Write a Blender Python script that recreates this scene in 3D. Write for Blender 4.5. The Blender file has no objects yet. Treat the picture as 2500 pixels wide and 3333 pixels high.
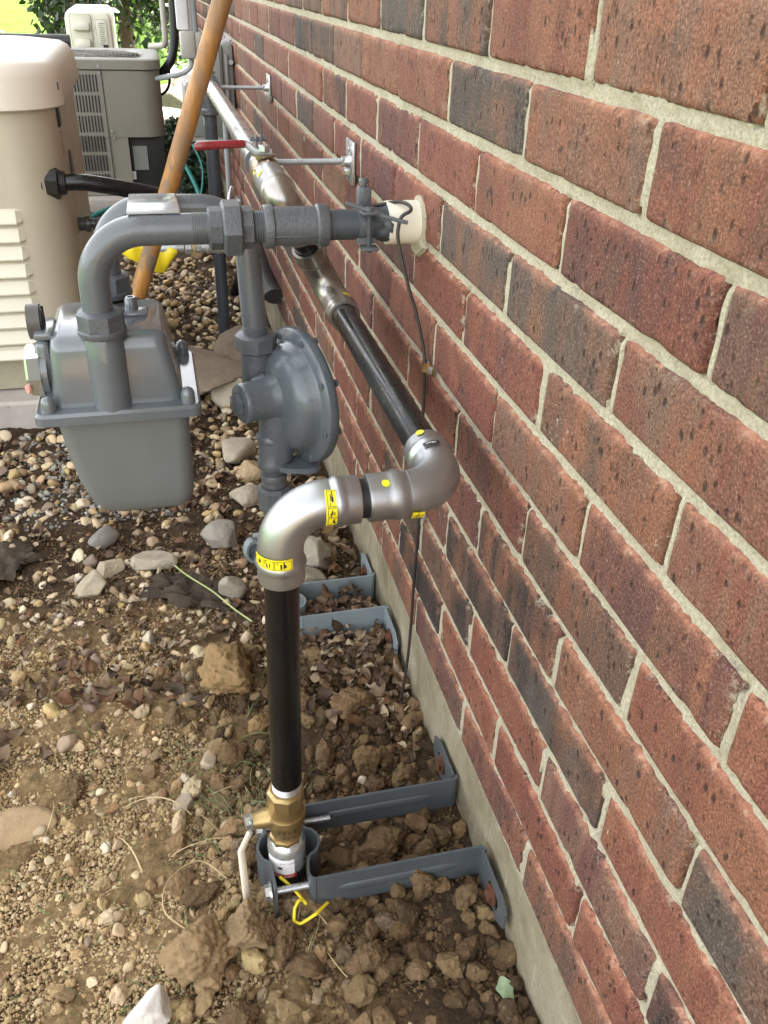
import bpy, bmesh, math, random
import numpy as np
from mathutils import Vector, Matrix, noise

random.seed(7); rng = np.random.default_rng(7)
SC = bpy.context.scene
COL = SC.collection
R = math.radians

# ------------------------------------------------------------------ camera
CAMP = Vector((-0.298282, 0.0, 0.808112))
FW = Vector((0.2191679, 0.8194517, -0.5295888)); RT = Vector((0.9705355, -0.2388049, 0.0321402)); UP = Vector((0.1001311, 0.5210289, 0.8476454))
cd = bpy.data.cameras.new('camera'); cam = bpy.data.objects.new('camera', cd); COL.objects.link(cam)
cam.matrix_world = Matrix(((RT.x, UP.x, -FW.x, CAMP.x), (RT.y, UP.y, -FW.y, CAMP.y), (RT.z, UP.z, -FW.z, CAMP.z), (0, 0, 0, 1)))
cd.sensor_fit = 'VERTICAL'; cd.sensor_height = 36.0; cd.sensor_width = 27.0
cd.lens = 2790.0 / 3333.0 * 36.0
cd.clip_start = 0.02; cd.clip_end = 500
SC.camera = cam

# ------------------------------------------------------------------ light
SUN_EL, SUN_AZ = R(52), R(72)          # azimuth from +Y towards +X: the sun stands behind the brick wall
w = bpy.data.worlds.new('World'); SC.world = w; w.use_nodes = True
nt = w.node_tree; nt.nodes.clear()
sky = nt.nodes.new('ShaderNodeTexSky'); sky.sky_type = 'NISHITA'; sky.sun_disc = False
sky.sun_elevation = SUN_EL; sky.sun_rotation = SUN_AZ; sky.dust_density = 3.0; sky.ozone_density = 0.6
hs = nt.nodes.new('ShaderNodeHueSaturation'); hs.inputs['Saturation'].default_value = 0.14
bg = nt.nodes.new('ShaderNodeBackground'); bg.inputs['Strength'].default_value = 0.13
wo = nt.nodes.new('ShaderNodeOutputWorld')
nt.links.new(sky.outputs[0], hs.inputs['Color']); nt.links.new(hs.outputs[0], bg.inputs[0]); nt.links.new(bg.outputs[0], wo.inputs[0])
sl = bpy.data.lights.new('sun', 'SUN'); sl.energy = 4.0; sl.angle = R(0.6); sl.color = (1.0, 0.95, 0.86)
so = bpy.data.objects.new('sun', sl); COL.objects.link(so)
sd = Vector((math.cos(SUN_EL) * math.sin(SUN_AZ), math.cos(SUN_EL) * math.cos(SUN_AZ), math.sin(SUN_EL)))
so.rotation_euler = (-sd).to_track_quat('-Z', 'Y').to_euler()
so.location = (3, 3, 6)
SC.view_settings.view_transform = 'Standard'; SC.view_settings.look = 'None'
SC.view_settings.exposure = 3.1; SC.view_settings.gamma = 1.0
SC.render.engine = 'CYCLES'

# ------------------------------------------------------------------ materials
class N:
    def __init__(s, name):
        s.m = bpy.data.materials.new(name); s.m.use_nodes = True; s.t = s.m.node_tree; s.t.nodes.clear()
        s.out = s.n('ShaderNodeOutputMaterial'); s.b = s.n('ShaderNodeBsdfPrincipled'); s.l(s.b.outputs[0], s.out.inputs[0])
        s.co = s.n('ShaderNodeTexCoord').outputs['Object']
    def n(s, k, **kw):
        x = s.t.nodes.new(k)
        for a, v in kw.items(): setattr(x, a, v)
        return x
    def l(s, a, b): s.t.links.new(a, b)
    def set(s, inp, v): s.b.inputs[inp].default_value = v
    def mapping(s, scale=(1, 1, 1), src=None):
        x = s.n('ShaderNodeMapping'); x.inputs['Scale'].default_value = scale; s.l(src or s.co, x.inputs['Vector']); return x.outputs[0]
    def noise(s, scale, detail=3, rough=.55, vec=None, dist=0):
        x = s.n('ShaderNodeTexNoise'); x.inputs['Scale'].default_value = scale; x.inputs['Detail'].default_value = detail
        x.inputs['Roughness'].default_value = rough; x.inputs['Distortion'].default_value = dist
        s.l(vec or s.co, x.inputs['Vector']); return x.outputs['Fac']
    def voro(s, scale, vec=None, feat='F1', out='Distance'):
        x = s.n('ShaderNodeTexVoronoi'); x.feature = feat; x.inputs['Scale'].default_value = scale; s.l(vec or s.co, x.inputs['Vector']); return x.outputs[out]
    def ramp(s, fac, stops):
        x = s.n('ShaderNodeValToRGB'); e = x.color_ramp.elements
        while len(e) < len(stops): e.new(.5)
        for i, (p, c) in enumerate(stops):
            e[i].position = p; e[i].color = (c[0], c[1], c[2], 1) if not isinstance(c, (int, float)) else (c, c, c, 1)
        s.l(fac, x.inputs[0]); return x.outputs[0]
    def mix(s, fac, a, b, mode='MIX'):
        x = s.n('ShaderNodeMix', data_type='RGBA', blend_type=mode)
        for i, v in ((0, fac), (6, a), (7, b)):
            if hasattr(v, 'is_linked'): s.l(v, x.inputs[i])
            elif isinstance(v, (int, float)): x.inputs[i].default_value = v if i == 0 else (v, v, v, 1)
            else: x.inputs[i].default_value = (v[0], v[1], v[2], 1)
        return x.outputs[2]
    def math(s, op, a, b=None):
        x = s.n('ShaderNodeMath', operation=op)
        for i, v in ((0, a), (1, b)):
            if v is None: continue
            if isinstance(v, (int, float)): x.inputs[i].default_value = v
            else: s.l(v, x.inputs[i])
        return x.outputs[0]
    def attr(s, name):
        x = s.n('ShaderNodeAttribute'); x.attribute_name = name; return x.outputs['Color']
    def bump(s, h, strength, dist, prev=None):
        x = s.n('ShaderNodeBump'); x.inputs['Strength'].default_value = strength; x.inputs['Distance'].default_value = dist
        s.l(h, x.inputs['Height'])
        if prev is not None: s.l(prev, x.inputs['Normal'])
        return x.outputs[0]
    def col(s, c): s.l(c, s.b.inputs['Base Color'])

def pmat(name, col, rough=.5, metal=0., var=.12, vs=25, bump=.15, bs=120, bd=.0006, coat=0., spot=None, spot_s=60, spot_t=.66, rvar=.12, col2=None, stretch=(1, 1, 1), spec=.5):
    a = N(name); a.set('Metallic', metal); a.set('Coat Weight', coat); a.set('Coat Roughness', .15); a.set('Specular IOR Level', spec)
    vec = a.mapping(stretch)
    n1 = a.noise(vs, 5, .6, vec)
    lo = tuple(c * (1 - var) for c in col); hi = tuple(min(1, c * (1 + var)) for c in (col2 or col))
    c = a.ramp(n1, [(.3, lo), (.7, hi)])
    if spot:
        f = a.ramp(a.noise(spot_s, 4, .7), [(spot_t, 0), (spot_t + .04, 1)])
        c = a.mix(f, c, spot)
    a.col(c)
    r = a.ramp(a.noise(vs * 1.7, 4, .6, vec), [(.25, max(0.02, rough - rvar)), (.75, min(1, rough + rvar))]); a.l(r, a.b.inputs['Roughness'])
    if bump: a.l(a.bump(a.noise(bs, 4, .6, vec), bump, bd), a.b.inputs['Normal'])
    return a.m

M = {}
GREY = (.108, .119, .130)
M['grey_paint'] = pmat('grey_enamel', GREY, .30, 0, .10, 18, .35, 190, .0009, coat=.25, spot=(.05, .045, .04), spot_s=130, spot_t=.735)
M['grey_rough'] = pmat('grey_brushed_enamel', (.092, .100, .110), .42, 0, .14, 30, .8, 260, .0016, coat=.15)
M['tie'] = pmat('sky_sheen_enamel', (.40, .42, .44), .18, 0, .05, 12, .05, 260, .0004, coat=.6)  # grey tie plate, base colour lightened to carry the sky's reflection
M['meter_grey'] = pmat('meter_enamel', (.122, .138, .150), .20, 0, .08, 12, .12, 260, .0006, coat=.6, spot=(.06, .055, .05), spot_s=170, spot_t=.715)
M['meter_lower'] = pmat('meter_enamel_satin', (.150, .160, .158), .42, 0, .06, 10, .10, 400, .0005, spot=(.12, .115, .1), spot_s=120, spot_t=.73)
M['reg_grey'] = pmat('regulator_enamel', (.105, .122, .138), .30, 0, .07, 20, .12, 300, .0005, coat=.2, spot=(.22, .22, .2), spot_s=14, spot_t=.70)
M['light_grey'] = pmat('pale_grey_paint', (.20, .235, .25), .45, 0, .1, 18, .2, 200, .0006, spot=(.13, .06, .03), spot_s=55, spot_t=.73)
M['bracket_grey'] = pmat('slate_grey_paint', (.075, .086, .093), .36, 0, .08, 20, .10, 250, .0005, coat=.1)
M['steel'] = pmat('brushed_steel_fitting', (.37, .38, .395), .38, .9, .10, 9, .10, 500, .0003, rvar=.07, col2=(.43, .44, .45))
M['steel_dark'] = pmat('stained_steel_fitting', (.36, .34, .31), .33, .92, .22, 25, .12, 300, .0004, rvar=.08)
M['rail_steel'] = pmat('bare_steel_pipe', (.56, .56, .57), .28, .9, .08, 15, .08, 300, .0003, rvar=.06)
M['black_pipe'] = pmat('black_lacquered_pipe', (.006, .006, .0065), .30, 0, .3, 30, .12, 220, .0005, coat=.12, spec=.32, spot=(.06, .055, .05), spot_s=90, spot_t=.70, stretch=(1, 1, .5))
M['black_rubber'] = pmat('black_rubber', (.012, .012, .013), .42, 0, .2, 30, .1, 200)
M['black_hose'] = pmat('glossy_black_hose', (.006, .006, .008), .30, 0, .2, 30, .25, 60, .001, coat=.15, spec=.4)
M['brass'] = pmat('brass', (.40, .29, .13), .36, .8, .14, 30, .25, 220, .0006)
M['bronze'] = pmat('aged_bronze', (.24, .18, .11), .36, .8, .22, 30, .25, 220, .0006)
M['zinc'] = pmat('zinc_plate', (.62, .64, .66), .30, .85, .10, 40, .08, 300, .0003)
M['galv'] = pmat('galvanised_rod', (.42, .44, .44), .42, .6, .15, 60, .3, 500, .0004)
M['zinc_sleeve'] = pmat('zinc_riser_sleeve', (.62, .64, .65), .26, .8, .12, 18, .05, 300, .0003)
M['dark_riser'] = pmat('dark_coated_riser', (.018, .022, .024), .22, 0, .3, 14, .05, 300, .0003, coat=.3)
M['rust'] = pmat('rusty_bolt', (.10, .036, .016), .75, .1, .35, 90, .7, 260, .001)
M['white_lever'] = pmat('white_lever_coating', (.72, .64, .50), .5, 0, .18, 60, .1, 200, spot=(.45, .30, .12), spot_s=60, spot_t=.62)
M['red_grip'] = pmat('red_vinyl_grip', (.26, .025, .030), .30, 0, .1, 30, .1, 200, coat=.3)
M['pvc'] = pmat('cream_plastic_sleeve', (.80, .77, .64), .38, 0, .04, 12, .05, 200, .0003, spot=(.18, .15, .09), spot_s=80, spot_t=.725)
M['yellow'] = pmat('yellow_plastic', (.80, .62, .02), .35, 0, .05, 40, .05, 200)
M['yellow_label'] = pmat('yellow_paper_label', (.86, .74, .02), .45, 0, .03, 40, 0)
M['ink'] = pmat('black_print', (.012, .012, .012), .5, 0, .1, 40, 0)
M['white_label'] = pmat('white_paper_label', (.80, .80, .80), .45, 0, .03, 40, 0)
M['red_label'] = pmat('red_print', (.55, .02, .02), .45, 0, .05, 40, 0)
M['wire'] = pmat('brown_insulated_wire', (.030, .022, .020), .5, 0, .25, 60, .15, 200)
M['wire_grey'] = pmat('painted_wire', (.12, .135, .15), .4, 0, .1, 60, .15, 200)
M['copper'] = pmat('copper_strap', (.45, .33, .14), .3, .9, .2, 60, .1, 200)
M['beige'] = pmat('beige_enamel', (.50, .45, .355), .42, 0, .05, 5, .10, 500, .0005)
M['beige_light'] = pmat('pale_beige_enamel', (.70, .64, .55), .40, 0, .03, 5, .10, 500, .0004)
M['beige_dark'] = pmat('olive_beige_enamel', (.33, .31, .22), .28, 0, .12, 6, .05, 300, .0004)
M['louvre'] = pmat('cream_louvre', (.70, .66, .53), .40, 0, .04, 8, .05, 300, .0004)
M['ac_tan'] = pmat('khaki_sheet_metal', (.245, .232, .195), .45, 0, .05, 6, .08, 600, .0004)
M['ac_dark'] = pmat('dark_grille', (.016, .016, .014), .6, 0, .2, 20, 0)
M['ivory'] = pmat('ivory_sheet_metal', (.66, .64, .53), .42, 0, .04, 6, .05, 300, .0004)
M['box_grey'] = pmat('grey_polymer_box', (.235, .245, .225), .42, 0, .06, 10, .05, 300, .0004)
M['hood'] = pmat('weathered_brown_polymer', (.085, .08, .07), .45, 0, .1, 20, .1, 200)
M['box_light'] = pmat('beige_polymer_box', (.42, .40, .36), .45, 0, .05, 10, .05, 300, .0004)
M['white_metal'] = pmat('white_painted_metal', (.74, .74, .75), .35, 0, .04, 10, .03, 300, .0003)
M['conduit'] = pmat('grey_conduit', (.34, .36, .37), .4, 0, .08, 14, .05, 300, .0004)
M['dark_conduit'] = pmat('dark_painted_pipe', (.058, .068, .080), .42, 0, .08, 14, .1, 300, .0004)
M['web'] = pmat('spider_web_silk', (.7, .7, .74), .8, 0, .05, 40, 0)
M['slab'] = pmat('cast_concrete_slab', (.44, .40, .36), .85, 0, .16, 12, .5, 160, .002, spot=(.22, .2, .18), spot_s=60, spot_t=.68)
M['hose_teal'] = pmat('teal_garden_hose', (.02, .20, .18), .35, 0, .1, 30, .1, 200)
M['fabric'] = pmat('torn_landscape_fabric', (.050, .036, .022), .97, 0, .4, 30, .9, 140, .003)
M['bark'] = pmat('bark', (.10, .06, .04), .85, 0, .3, 30, .8, 60, .004)
M['red_seal'] = pmat('red_seal', (.62, .30, .25), .4, 0, .1, 30, 0)
M['paper_cup'] = pmat('white_paper_cup', (.72, .68, .64), .5, 0, .04, 20, 0)

def m_wood():
    a = N('worn_varnished_wood'); v = a.mapping((1, 1, .16))
    g = a.noise(70, 6, .65, v, .4)
    c = a.ramp(g, [(.25, (.24, .10, .025)), (.55, (.42, .19, .04)), (.8, (.50, .25, .07))])
    worn = a.ramp(a.noise(26, 9, .8, a.mapping((1, 1, .35))), [(.46, 0), (.55, 1)])
    sep = a.n('ShaderNodeSeparateXYZ'); a.l(a.co, sep.inputs[0])
    low = a.ramp(a.math('MULTIPLY_ADD', sep.outputs['Z'], -3.0), [(0.0, 0), (1, 1)])
    lowz = a.math('MULTIPLY', a.math('SUBTRACT', .86, sep.outputs['Z']), 2.6)
    m1 = a.math('MULTIPLY', worn, a.math('MAXIMUM', a.math('MINIMUM', lowz, 1.0), .5))
    c = a.mix(m1, c, (.19, .145, .105)); a.col(c)
    a.l(a.ramp(m1, [(0, .33), (1, .8)]), a.b.inputs['Roughness'])
    a.l(a.bump(a.math('SUBTRACT', g, m1), .35, .0012), a.b.inputs['Normal']); return a.m
M['wood'] = m_wood()
M['wood_dark'] = pmat('dirty_iron_socket', (.085, .06, .04), .8, 0, .3, 50, .7, 160, .002)

def m_brick():
    a = N('fired_clay_brick')
    c1, c2 = a.attr('c1'), a.attr('c2')
    st = a.noise(7, 4, .6, a.mapping((1, 3.2, .55)), .5)
    c = a.mix(a.ramp(st, [(.42, 0), (.60, 1)]), c1, c2)
    blot = a.noise(38, 5, .65)
    c = a.mix(a.ramp(blot, [(.3, .55), (.75, 0)]), c, a.mix(.55, c, (.045, .03, .03)))
    ob = a.ramp(a.noise(16, 5, .6, a.mapping((1, 1, .6))), [(.50, 0), (.70, .7)])
    c = a.mix(ob, c, (.26, .110, .060))
    db = a.ramp(a.noise(11, 5, .65, a.mapping((1, 1.3, .8))), [(.54, 0), (.72, .65)]); c = a.mix(db, c, (.085, .058, .044))
    grain = a.noise(520, 4, .8)
    c = a.mix(a.ramp(grain, [(.36, .8), (.54, 0)]), c, (.035, .018, .014))
    c = a.mix(a.ramp(grain, [(.56, 0), (.72, .55)]), c, (.55, .37, .28))
    pv = a.mapping((1, 1, .5))
    pit = a.voro(125, pv); pn = a.noise(30, 4, .7)
    pmask = a.math('MULTIPLY', a.ramp(pit, [(.14, 1), (.30, 0)]), a.ramp(pn, [(.46, 0), (.53, 1)]))
    cr = a.ramp(a.noise(210, 5, .7, a.mapping((1, 1, .42)), .5), [(.60, 0), (.68, 1)])
    cmask = a.math('MULTIPLY', cr, a.ramp(a.noise(26, 4, .6), [(.44, 0), (.62, .85)]))
    allm = a.math('MAXIMUM', pmask, cmask)
    c = a.mix(a.math('MULTIPLY', allm, .85), c, (.030, .015, .012))
    # mortar smears and lime bloom
    e = a.attr('edge'); es = a.n('ShaderNodeSeparateColor'); a.l(e, es.inputs[0])
    sm = a.math('MULTIPLY', es.outputs[0], a.ramp(a.noise(60, 7, .8), [(.54, 0), (.64, .8)]))
    c = a.mix(sm, c, (.47, .43, .33))
    wsp = a.math('MULTIPLY', a.ramp(a.noise(9, 2, .5), [(.62, 0), (.72, 1)]), a.ramp(a.noise(120, 5, .7), [(.60, 0), (.68, .8)]))
    c = a.mix(wsp, c, (.55, .52, .46))
    top = a.math('MULTIPLY', es.outputs[1], a.ramp(a.noise(60, 4, .6), [(.35, .15), (.6, .75)]))  # lighter orange highlight painted along the top arris of each brick
    c = a.mix(top, c, (.50, .215, .13))
    a.col(c); a.set('Roughness', .82); a.set('Specular IOR Level', .35)
    b = a.bump(a.noise(420, 4, .7), .55, .0012)
    b = a.bump(a.noise(60, 5, .6, a.mapping((1, 1, .5))), .35, .003, b)
    b = a.bump(a.math('SUBTRACT', 1.0, allm), .8, .0022, b)
    a.l(b, a.b.inputs['Normal']); return a.m
M['brick'] = m_brick()
def m_mortar():
    a = N('sandy_mortar')
    c = a.ramp(a.noise(420, 4, .7), [(.3, (.31, .275, .20)), (.52, (.50, .455, .345)), (.75, (.62, .575, .455))])
    c = a.mix(a.ramp(a.voro(260), [(.05, .7), (.14, 0)]), c, (.20, .18, .15))
    c = a.mix(a.ramp(a.noise(14, 5, .7), [(.42, 0), (.72, .6)]), c, (.34, .29, .20)); c = a.mix(a.ramp(a.noise(55, 5, .75), [(.60, 0), (.72, .55)]), c, (.17, .145, .11))
    a.col(c); a.set('Roughness', .92); a.set('Specular IOR Level', .2)
    b = a.bump(a.noise(330, 5, .75), .9, .0022); b = a.bump(a.noise(90, 4, .7), .6, .004, b)
    a.l(b, a.b.inputs['Normal']); return a.m
M['mortar'] = m_mortar()
def m_found():
    a = N('cast_foundation_concrete')
    c = a.ramp(a.noise(9, 6, .65, a.mapping((1, 1.2, .8))), [(.3, (.165, .132, .082)), (.5, (.27, .235, .155)), (.72, (.38, .35, .26))])
    c = a.mix(a.ramp(a.noise(260, 4, .7), [(.35, .5), (.6, 0)]), c, (.18, .15, .105))
    c = a.mix(a.ramp(a.noise(30, 5, .7, a.mapping((1, 3, .35))), [(.58, 0), (.74, .6)]), c, (.44, .42, .37))
    a.col(c); a.set('Roughness', .9); a.set('Specular IOR Level', .25)
    b = a.bump(a.noise(300, 4, .7), .7, .0015); b = a.bump(a.noise(30, 5, .6), .5, .006, b)
    a.l(b, a.b.inputs['Normal']); return a.m
M['found'] = m_found()
def m_soil():
    a = N('clay_soil')
    big = a.noise(3.2, 5, .6)
    dry = a.ramp(a.noise(70, 6, .7), [(.3, (.12, .075, .034)), (.55, (.30, .205, .10)), (.8, (.50, .365, .19))])  # sheet darker than its crumbs: shade of the gaps put into the colour
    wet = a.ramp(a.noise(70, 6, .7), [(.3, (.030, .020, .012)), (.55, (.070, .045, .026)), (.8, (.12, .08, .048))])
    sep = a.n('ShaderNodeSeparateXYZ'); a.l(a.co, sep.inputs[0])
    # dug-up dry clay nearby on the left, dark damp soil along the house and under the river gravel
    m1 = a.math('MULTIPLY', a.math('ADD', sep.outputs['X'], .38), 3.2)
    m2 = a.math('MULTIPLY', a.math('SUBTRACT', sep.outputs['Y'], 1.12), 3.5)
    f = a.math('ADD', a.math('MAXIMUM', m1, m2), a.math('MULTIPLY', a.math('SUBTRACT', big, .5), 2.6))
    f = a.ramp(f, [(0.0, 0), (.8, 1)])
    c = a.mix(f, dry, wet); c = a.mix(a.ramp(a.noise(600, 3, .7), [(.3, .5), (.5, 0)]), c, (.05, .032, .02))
    a.col(c); a.set('Roughness', .95); a.set('Specular IOR Level', .2)
    b = a.bump(a.noise(240, 6, .75), 1.0, .004); b = a.bump(a.voro(120), .5, .004, b)
    a.l(b, a.b.inputs['Normal']); return a.m
M['soil'] = m_soil()
def m_stone(name, attr='Col', bs=160, bd=.0015, gr=.35, rough=.85, rd=.25):
    a = N(name); c = a.attr(attr)
    c = a.mix(a.ramp(a.noise(bs * .35, 5, .7), [(.3, gr), (.62, 0)]), c, a.mix(.6, c, (.05, .035, .02)))
    c = a.mix(a.ramp(a.noise(bs * .9, 4, .7), [(.58, 0), (.8, rd)]), c, (.62, .52, .38))
    a.col(c); a.set('Roughness', rough); a.set('Specular IOR Level', .3)
    a.l(a.bump(a.noise(bs, 6, .72), .9, bd), a.b.inputs['Normal']); return a.m
M['clod'] = m_stone('crumbly_clay', bs=230, bd=.003, gr=.5, rough=.95, rd=.35)
M['pebble'] = m_stone('river_pebble', bs=160, bd=.0007, gr=.3, rough=.62, rd=.15)
M['rock'] = m_stone('weathered_rock', bs=110, bd=.0024, gr=.45, rough=.88)
M['leaf_dry'] = m_stone('dry_leaf', bs=90, bd=.001, gr=.4, rough=.7, rd=.1)
def m_leaf():
    a = N('tree_leaf'); c = a.attr('Col'); a.col(c); a.set('Roughness', .5)
    tr = a.n('ShaderNodeBsdfTranslucent'); a.l(a.mix(.5, c, (.06, .12, .01)), tr.inputs[0])
    mx = a.n('ShaderNodeMixShader'); mx.inputs[0].default_value = .22
    a.l(a.b.outputs[0], mx.inputs[1]); a.l(tr.outputs[0], mx.inputs[2]); a.l(mx.outputs[0], a.out.inputs[0]); return a.m
M['leaf'] = m_leaf()
M['grass_blade'] = m_stone('grass_blade', bs=60, bd=.0003, gr=.2, rough=.6, rd=.1)
M['lawn'] = pmat('lawn', (.056, .120, .014), 1.0, 0, .25, 3, .8, 60, .02, col2=(.085, .150, .022), rvar=0, spec=.05)
M['path'] = pmat('pale_concrete_path', (.62, .60, .56), .9, 0, .06, 2, .3, 60, .003)
def m_clear():
    a = N('yellowed_clear_plastic'); a.set('Base Color', (.22, .22, .18, 1)); a.set('Roughness', .30); a.set('Transmission Weight', .45); a.set('IOR', 1.46); return a.m
M['clear'] = m_clear()

# ------------------------------------------------------------------ helpers
ORG = {}
def finish(name, bm, mat, parent=None, smooth=True, ang=38, origin=None):
    o0 = ORG[parent.name] if parent else (Vector(origin) if origin is not None else None)
    if o0 is None:
        lo = Vector((min(v.co.x for v in bm.verts), min(v.co.y for v in bm.verts), min(v.co.z for v in bm.verts)))
        hi = Vector((max(v.co.x for v in bm.verts), max(v.co.y for v in bm.verts), max(v.co.z for v in bm.verts)))
        o0 = Vector(((lo.x + hi.x) / 2, (lo.y + hi.y) / 2, lo.z))
    bmesh.ops.translate(bm, verts=bm.verts, vec=-o0)
    me = bpy.data.meshes.new(name); bm.normal_update(); bm.to_mesh(me); bm.free()
    me.materials.append(M[mat] if isinstance(mat, str) else mat)
    if smooth:
        me.polygons.foreach_set('use_smooth', [True] * len(me.polygons)); me.set_sharp_from_angle(angle=R(ang))
    o = bpy.data.objects.new(name, me); COL.objects.link(o)
    if parent: o.parent = parent
    else: o.location = o0
    ORG[o.name] = o0
    return o
def tag(o, label, cat, group=None, kind=None):
    if label: o['label'] = label
    if cat: o['category'] = cat
    if group: o['group'] = group
    if kind: o['kind'] = kind
    return o
def thing(name, label, cat, loc, group=None):
    o = bpy.data.objects.new(name, None); COL.objects.link(o); o.location = loc; o.empty_display_size = .02
    ORG[o.name] = Vector(loc); return tag(o, label, cat, group)
def np_obj(name, V, F, mat, cols=None, parent=None, smooth=True, attr='Col'):
    me = bpy.data.meshes.new(name); n = F.shape[1]
    me.vertices.add(len(V)); me.vertices.foreach_set('co', np.asarray(V, dtype=np.float32).ravel())
    me.loops.add(F.size); me.loops.foreach_set('vertex_index', F.astype(np.int32).ravel())
    me.polygons.add(len(F)); me.polygons.foreach_set('loop_start', np.arange(0, F.size, n, dtype=np.int32))
    me.update(calc_edges=True)
    me.polygons.foreach_set('use_smooth', np.full(len(F), smooth))
    if cols is not None:
        for an, c in (cols.items() if isinstance(cols, dict) else [(attr, cols)]):
            ca = me.color_attributes.new(an, 'FLOAT_COLOR', 'POINT')
            ca.data.foreach_set('color', np.concatenate([c, np.ones((len(c), 1))], 1).astype(np.float32).ravel())
    me.materials.append(M[mat]); o = bpy.data.objects.new(name, me); COL.objects.link(o)
    if parent: o.parent = parent
    ORG[o.name] = ORG[parent.name] if parent else Vector((0, 0, 0))
    return o

def frame(axis, ref=None):
    a = Vector(axis).normalized(); r = Vector(ref) if ref is not None else (Vector((0, 0, 1)) if abs(a.z) < .9 else Vector((0, 1, 0)))
    x = (r - a * r.dot(a)).normalized(); return a, x, a.cross(x)
def revolve(bm, prof, org, axis, seg=32, ref=None, sx=1., sy=1.):
    a, x, y = frame(axis, ref); o = Vector(org); rings = []
    for t, r in prof:
        if r < 1e-6: rings.append([bm.verts.new(o + a * t)])
        else: rings.append([bm.verts.new(o + a * t + (x * math.cos(2 * math.pi * i / seg) * sx + y * math.sin(2 * math.pi * i / seg) * sy) * r) for i in range(seg)])
    for p, q in zip(rings, rings[1:]):
        for i in range(seg):
            j = (i + 1) % seg
            if len(p) == 1 and len(q) == 1: continue
            if len(p) == 1: bm.faces.new((p[0], q[i], q[j]))
            elif len(q) == 1: bm.faces.new((p[i], q[0], p[j]))
            else: bm.faces.new((p[i], q[i], q[j], p[j]))
    for rr, rev in ((rings[0], False), (rings[-1], True)):
        if len(rr) > 2: bm.faces.new(rr if not rev else rr[::-1])
    return bm
def fillet(pts, rad, n=10):
    P = [Vector(p) for p in pts]; out = [P[0]]
    for i in range(1, len(P) - 1):
        a, b, c = P[i - 1], P[i], P[i + 1]; r = rad[i - 1] if isinstance(rad, (list, tuple)) else rad
        u = (a - b).normalized(); v = (c - b).normalized(); th = u.angle(v)
        if r <= 0 or th > math.pi - .01: out.append(b); continue
        d = min(r / math.tan(th / 2), (a - b).length * .99, (c - b).length * .99); rr = d * math.tan(th / 2)
        cen = b + (u + v).normalized() * (rr / math.sin(th / 2)); s = b + u * d; e = b + v * d
        p0 = s - cen; p1 = e - cen; om = p0.angle(p1)
        for k in range(n + 1):
            t = k / n; out.append(cen + (p0 * math.sin((1 - t) * om) + p1 * math.sin(t * om)) / math.sin(om))
    out.append(P[-1]); return out
def sweep(bm, pts, rad, seg=24, cap=True, flat=None):
    P = [Vector(p) for p in pts]; n = len(P); rads = rad if isinstance(rad, (list, tuple)) else [rad] * n
    T = [(P[min(i + 1, n - 1)] - P[max(i - 1, 0)]).normalized() for i in range(n)]
    _, x, y = frame(T[0]); rings = []
    for i in range(n):
        x = (x - T[i] * x.dot(T[i])).normalized(); y = T[i].cross(x)
        sc = 1.0
        rings.append([bm.verts.new(P[i] + (x * math.cos(2 * math.pi * k / seg) + y * math.sin(2 * math.pi * k / seg) * (flat or 1)) * rads[i] * sc) for k in range(seg)])
    for p, q in zip(rings, rings[1:]):
        for i in range(seg):
            j = (i + 1) % seg; bm.faces.new((p[i], p[j], q[j], q[i]))
    if cap: bm.faces.new(rings[0][::-1]); bm.faces.new(rings[-1])
    return bm
def box(bm, c, s, bev=0, rot=None, seg=2):
    r = bmesh.ops.create_cube(bm, size=1); vs = r['verts']
    bmesh.ops.scale(bm, vec=s, verts=vs)
    if bev: 
        es = list({e for v in vs for e in v.link_edges}); rr = bmesh.ops.bevel(bm, geom=es, offset=bev, segments=seg, affect='EDGES', profile=.5)
        vs = list({v for f in rr['faces'] for v in f.verts} | {v for v in vs if v.is_valid})
    if rot is not None: bmesh.ops.transform(bm, matrix=rot, verts=vs)
    bmesh.ops.translate(bm, vec=Vector(c), verts=vs); return vs
def loft(bm, loops, capA=True, capB=True):
    rs = [[bm.verts.new(Vector(p)) for p in L] for L in loops]; n = len(rs[0])
    for p, q in zip(rs, rs[1:]):
        for i in range(n): j = (i + 1) % n; bm.faces.new((p[i], p[j], q[j], q[i]))
    if capA: bm.faces.new(rs[0][::-1])
    if capB: bm.faces.new(rs[-1])
    return rs
def rrect(x0, x1, y0, y1, z, r, n=5):
    out = []
    for cx, cy, a0 in ((x1 - r, y1 - r, 0), (x0 + r, y1 - r, 90), (x0 + r, y0 + r, 180), (x1 - r, y0 + r, 270)):
        for k in range(n + 1): a = R(a0 + 90 * k / n); out.append((cx + r * math.cos(a), cy + r * math.sin(a), z))
    return out
def strip(bm, path, z0, z1, th):
    """plate of thickness th bent along an xy path, standing from z0 to z1"""
    P = [Vector((p[0], p[1], 0)) for p in path]; n = len(P); L = []
    for i in range(n):
        t = (P[min(i + 1, n - 1)] - P[max(i - 1, 0)]).normalized(); nn = Vector((-t.y, t.x, 0)) * th / 2
        za = z0[i] if isinstance(z0, list) else z0; zb = z1[i] if isinstance(z1, list) else z1
        L.append([bm.verts.new(P[i] - nn + Vector((0, 0, za))), bm.verts.new(P[i] + nn + Vector((0, 0, za))), bm.verts.new(P[i] + nn + Vector((0, 0, zb))), bm.verts.new(P[i] - nn + Vector((0, 0, zb)))])
    for p, q in zip(L, L[1:]):
        for i in range(4): j = (i + 1) % 4; bm.faces.new((p[i], p[j], q[j], q[i]))
    bm.faces.new(L[0][::-1]); bm.faces.new(L[-1]); return bm
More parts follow.
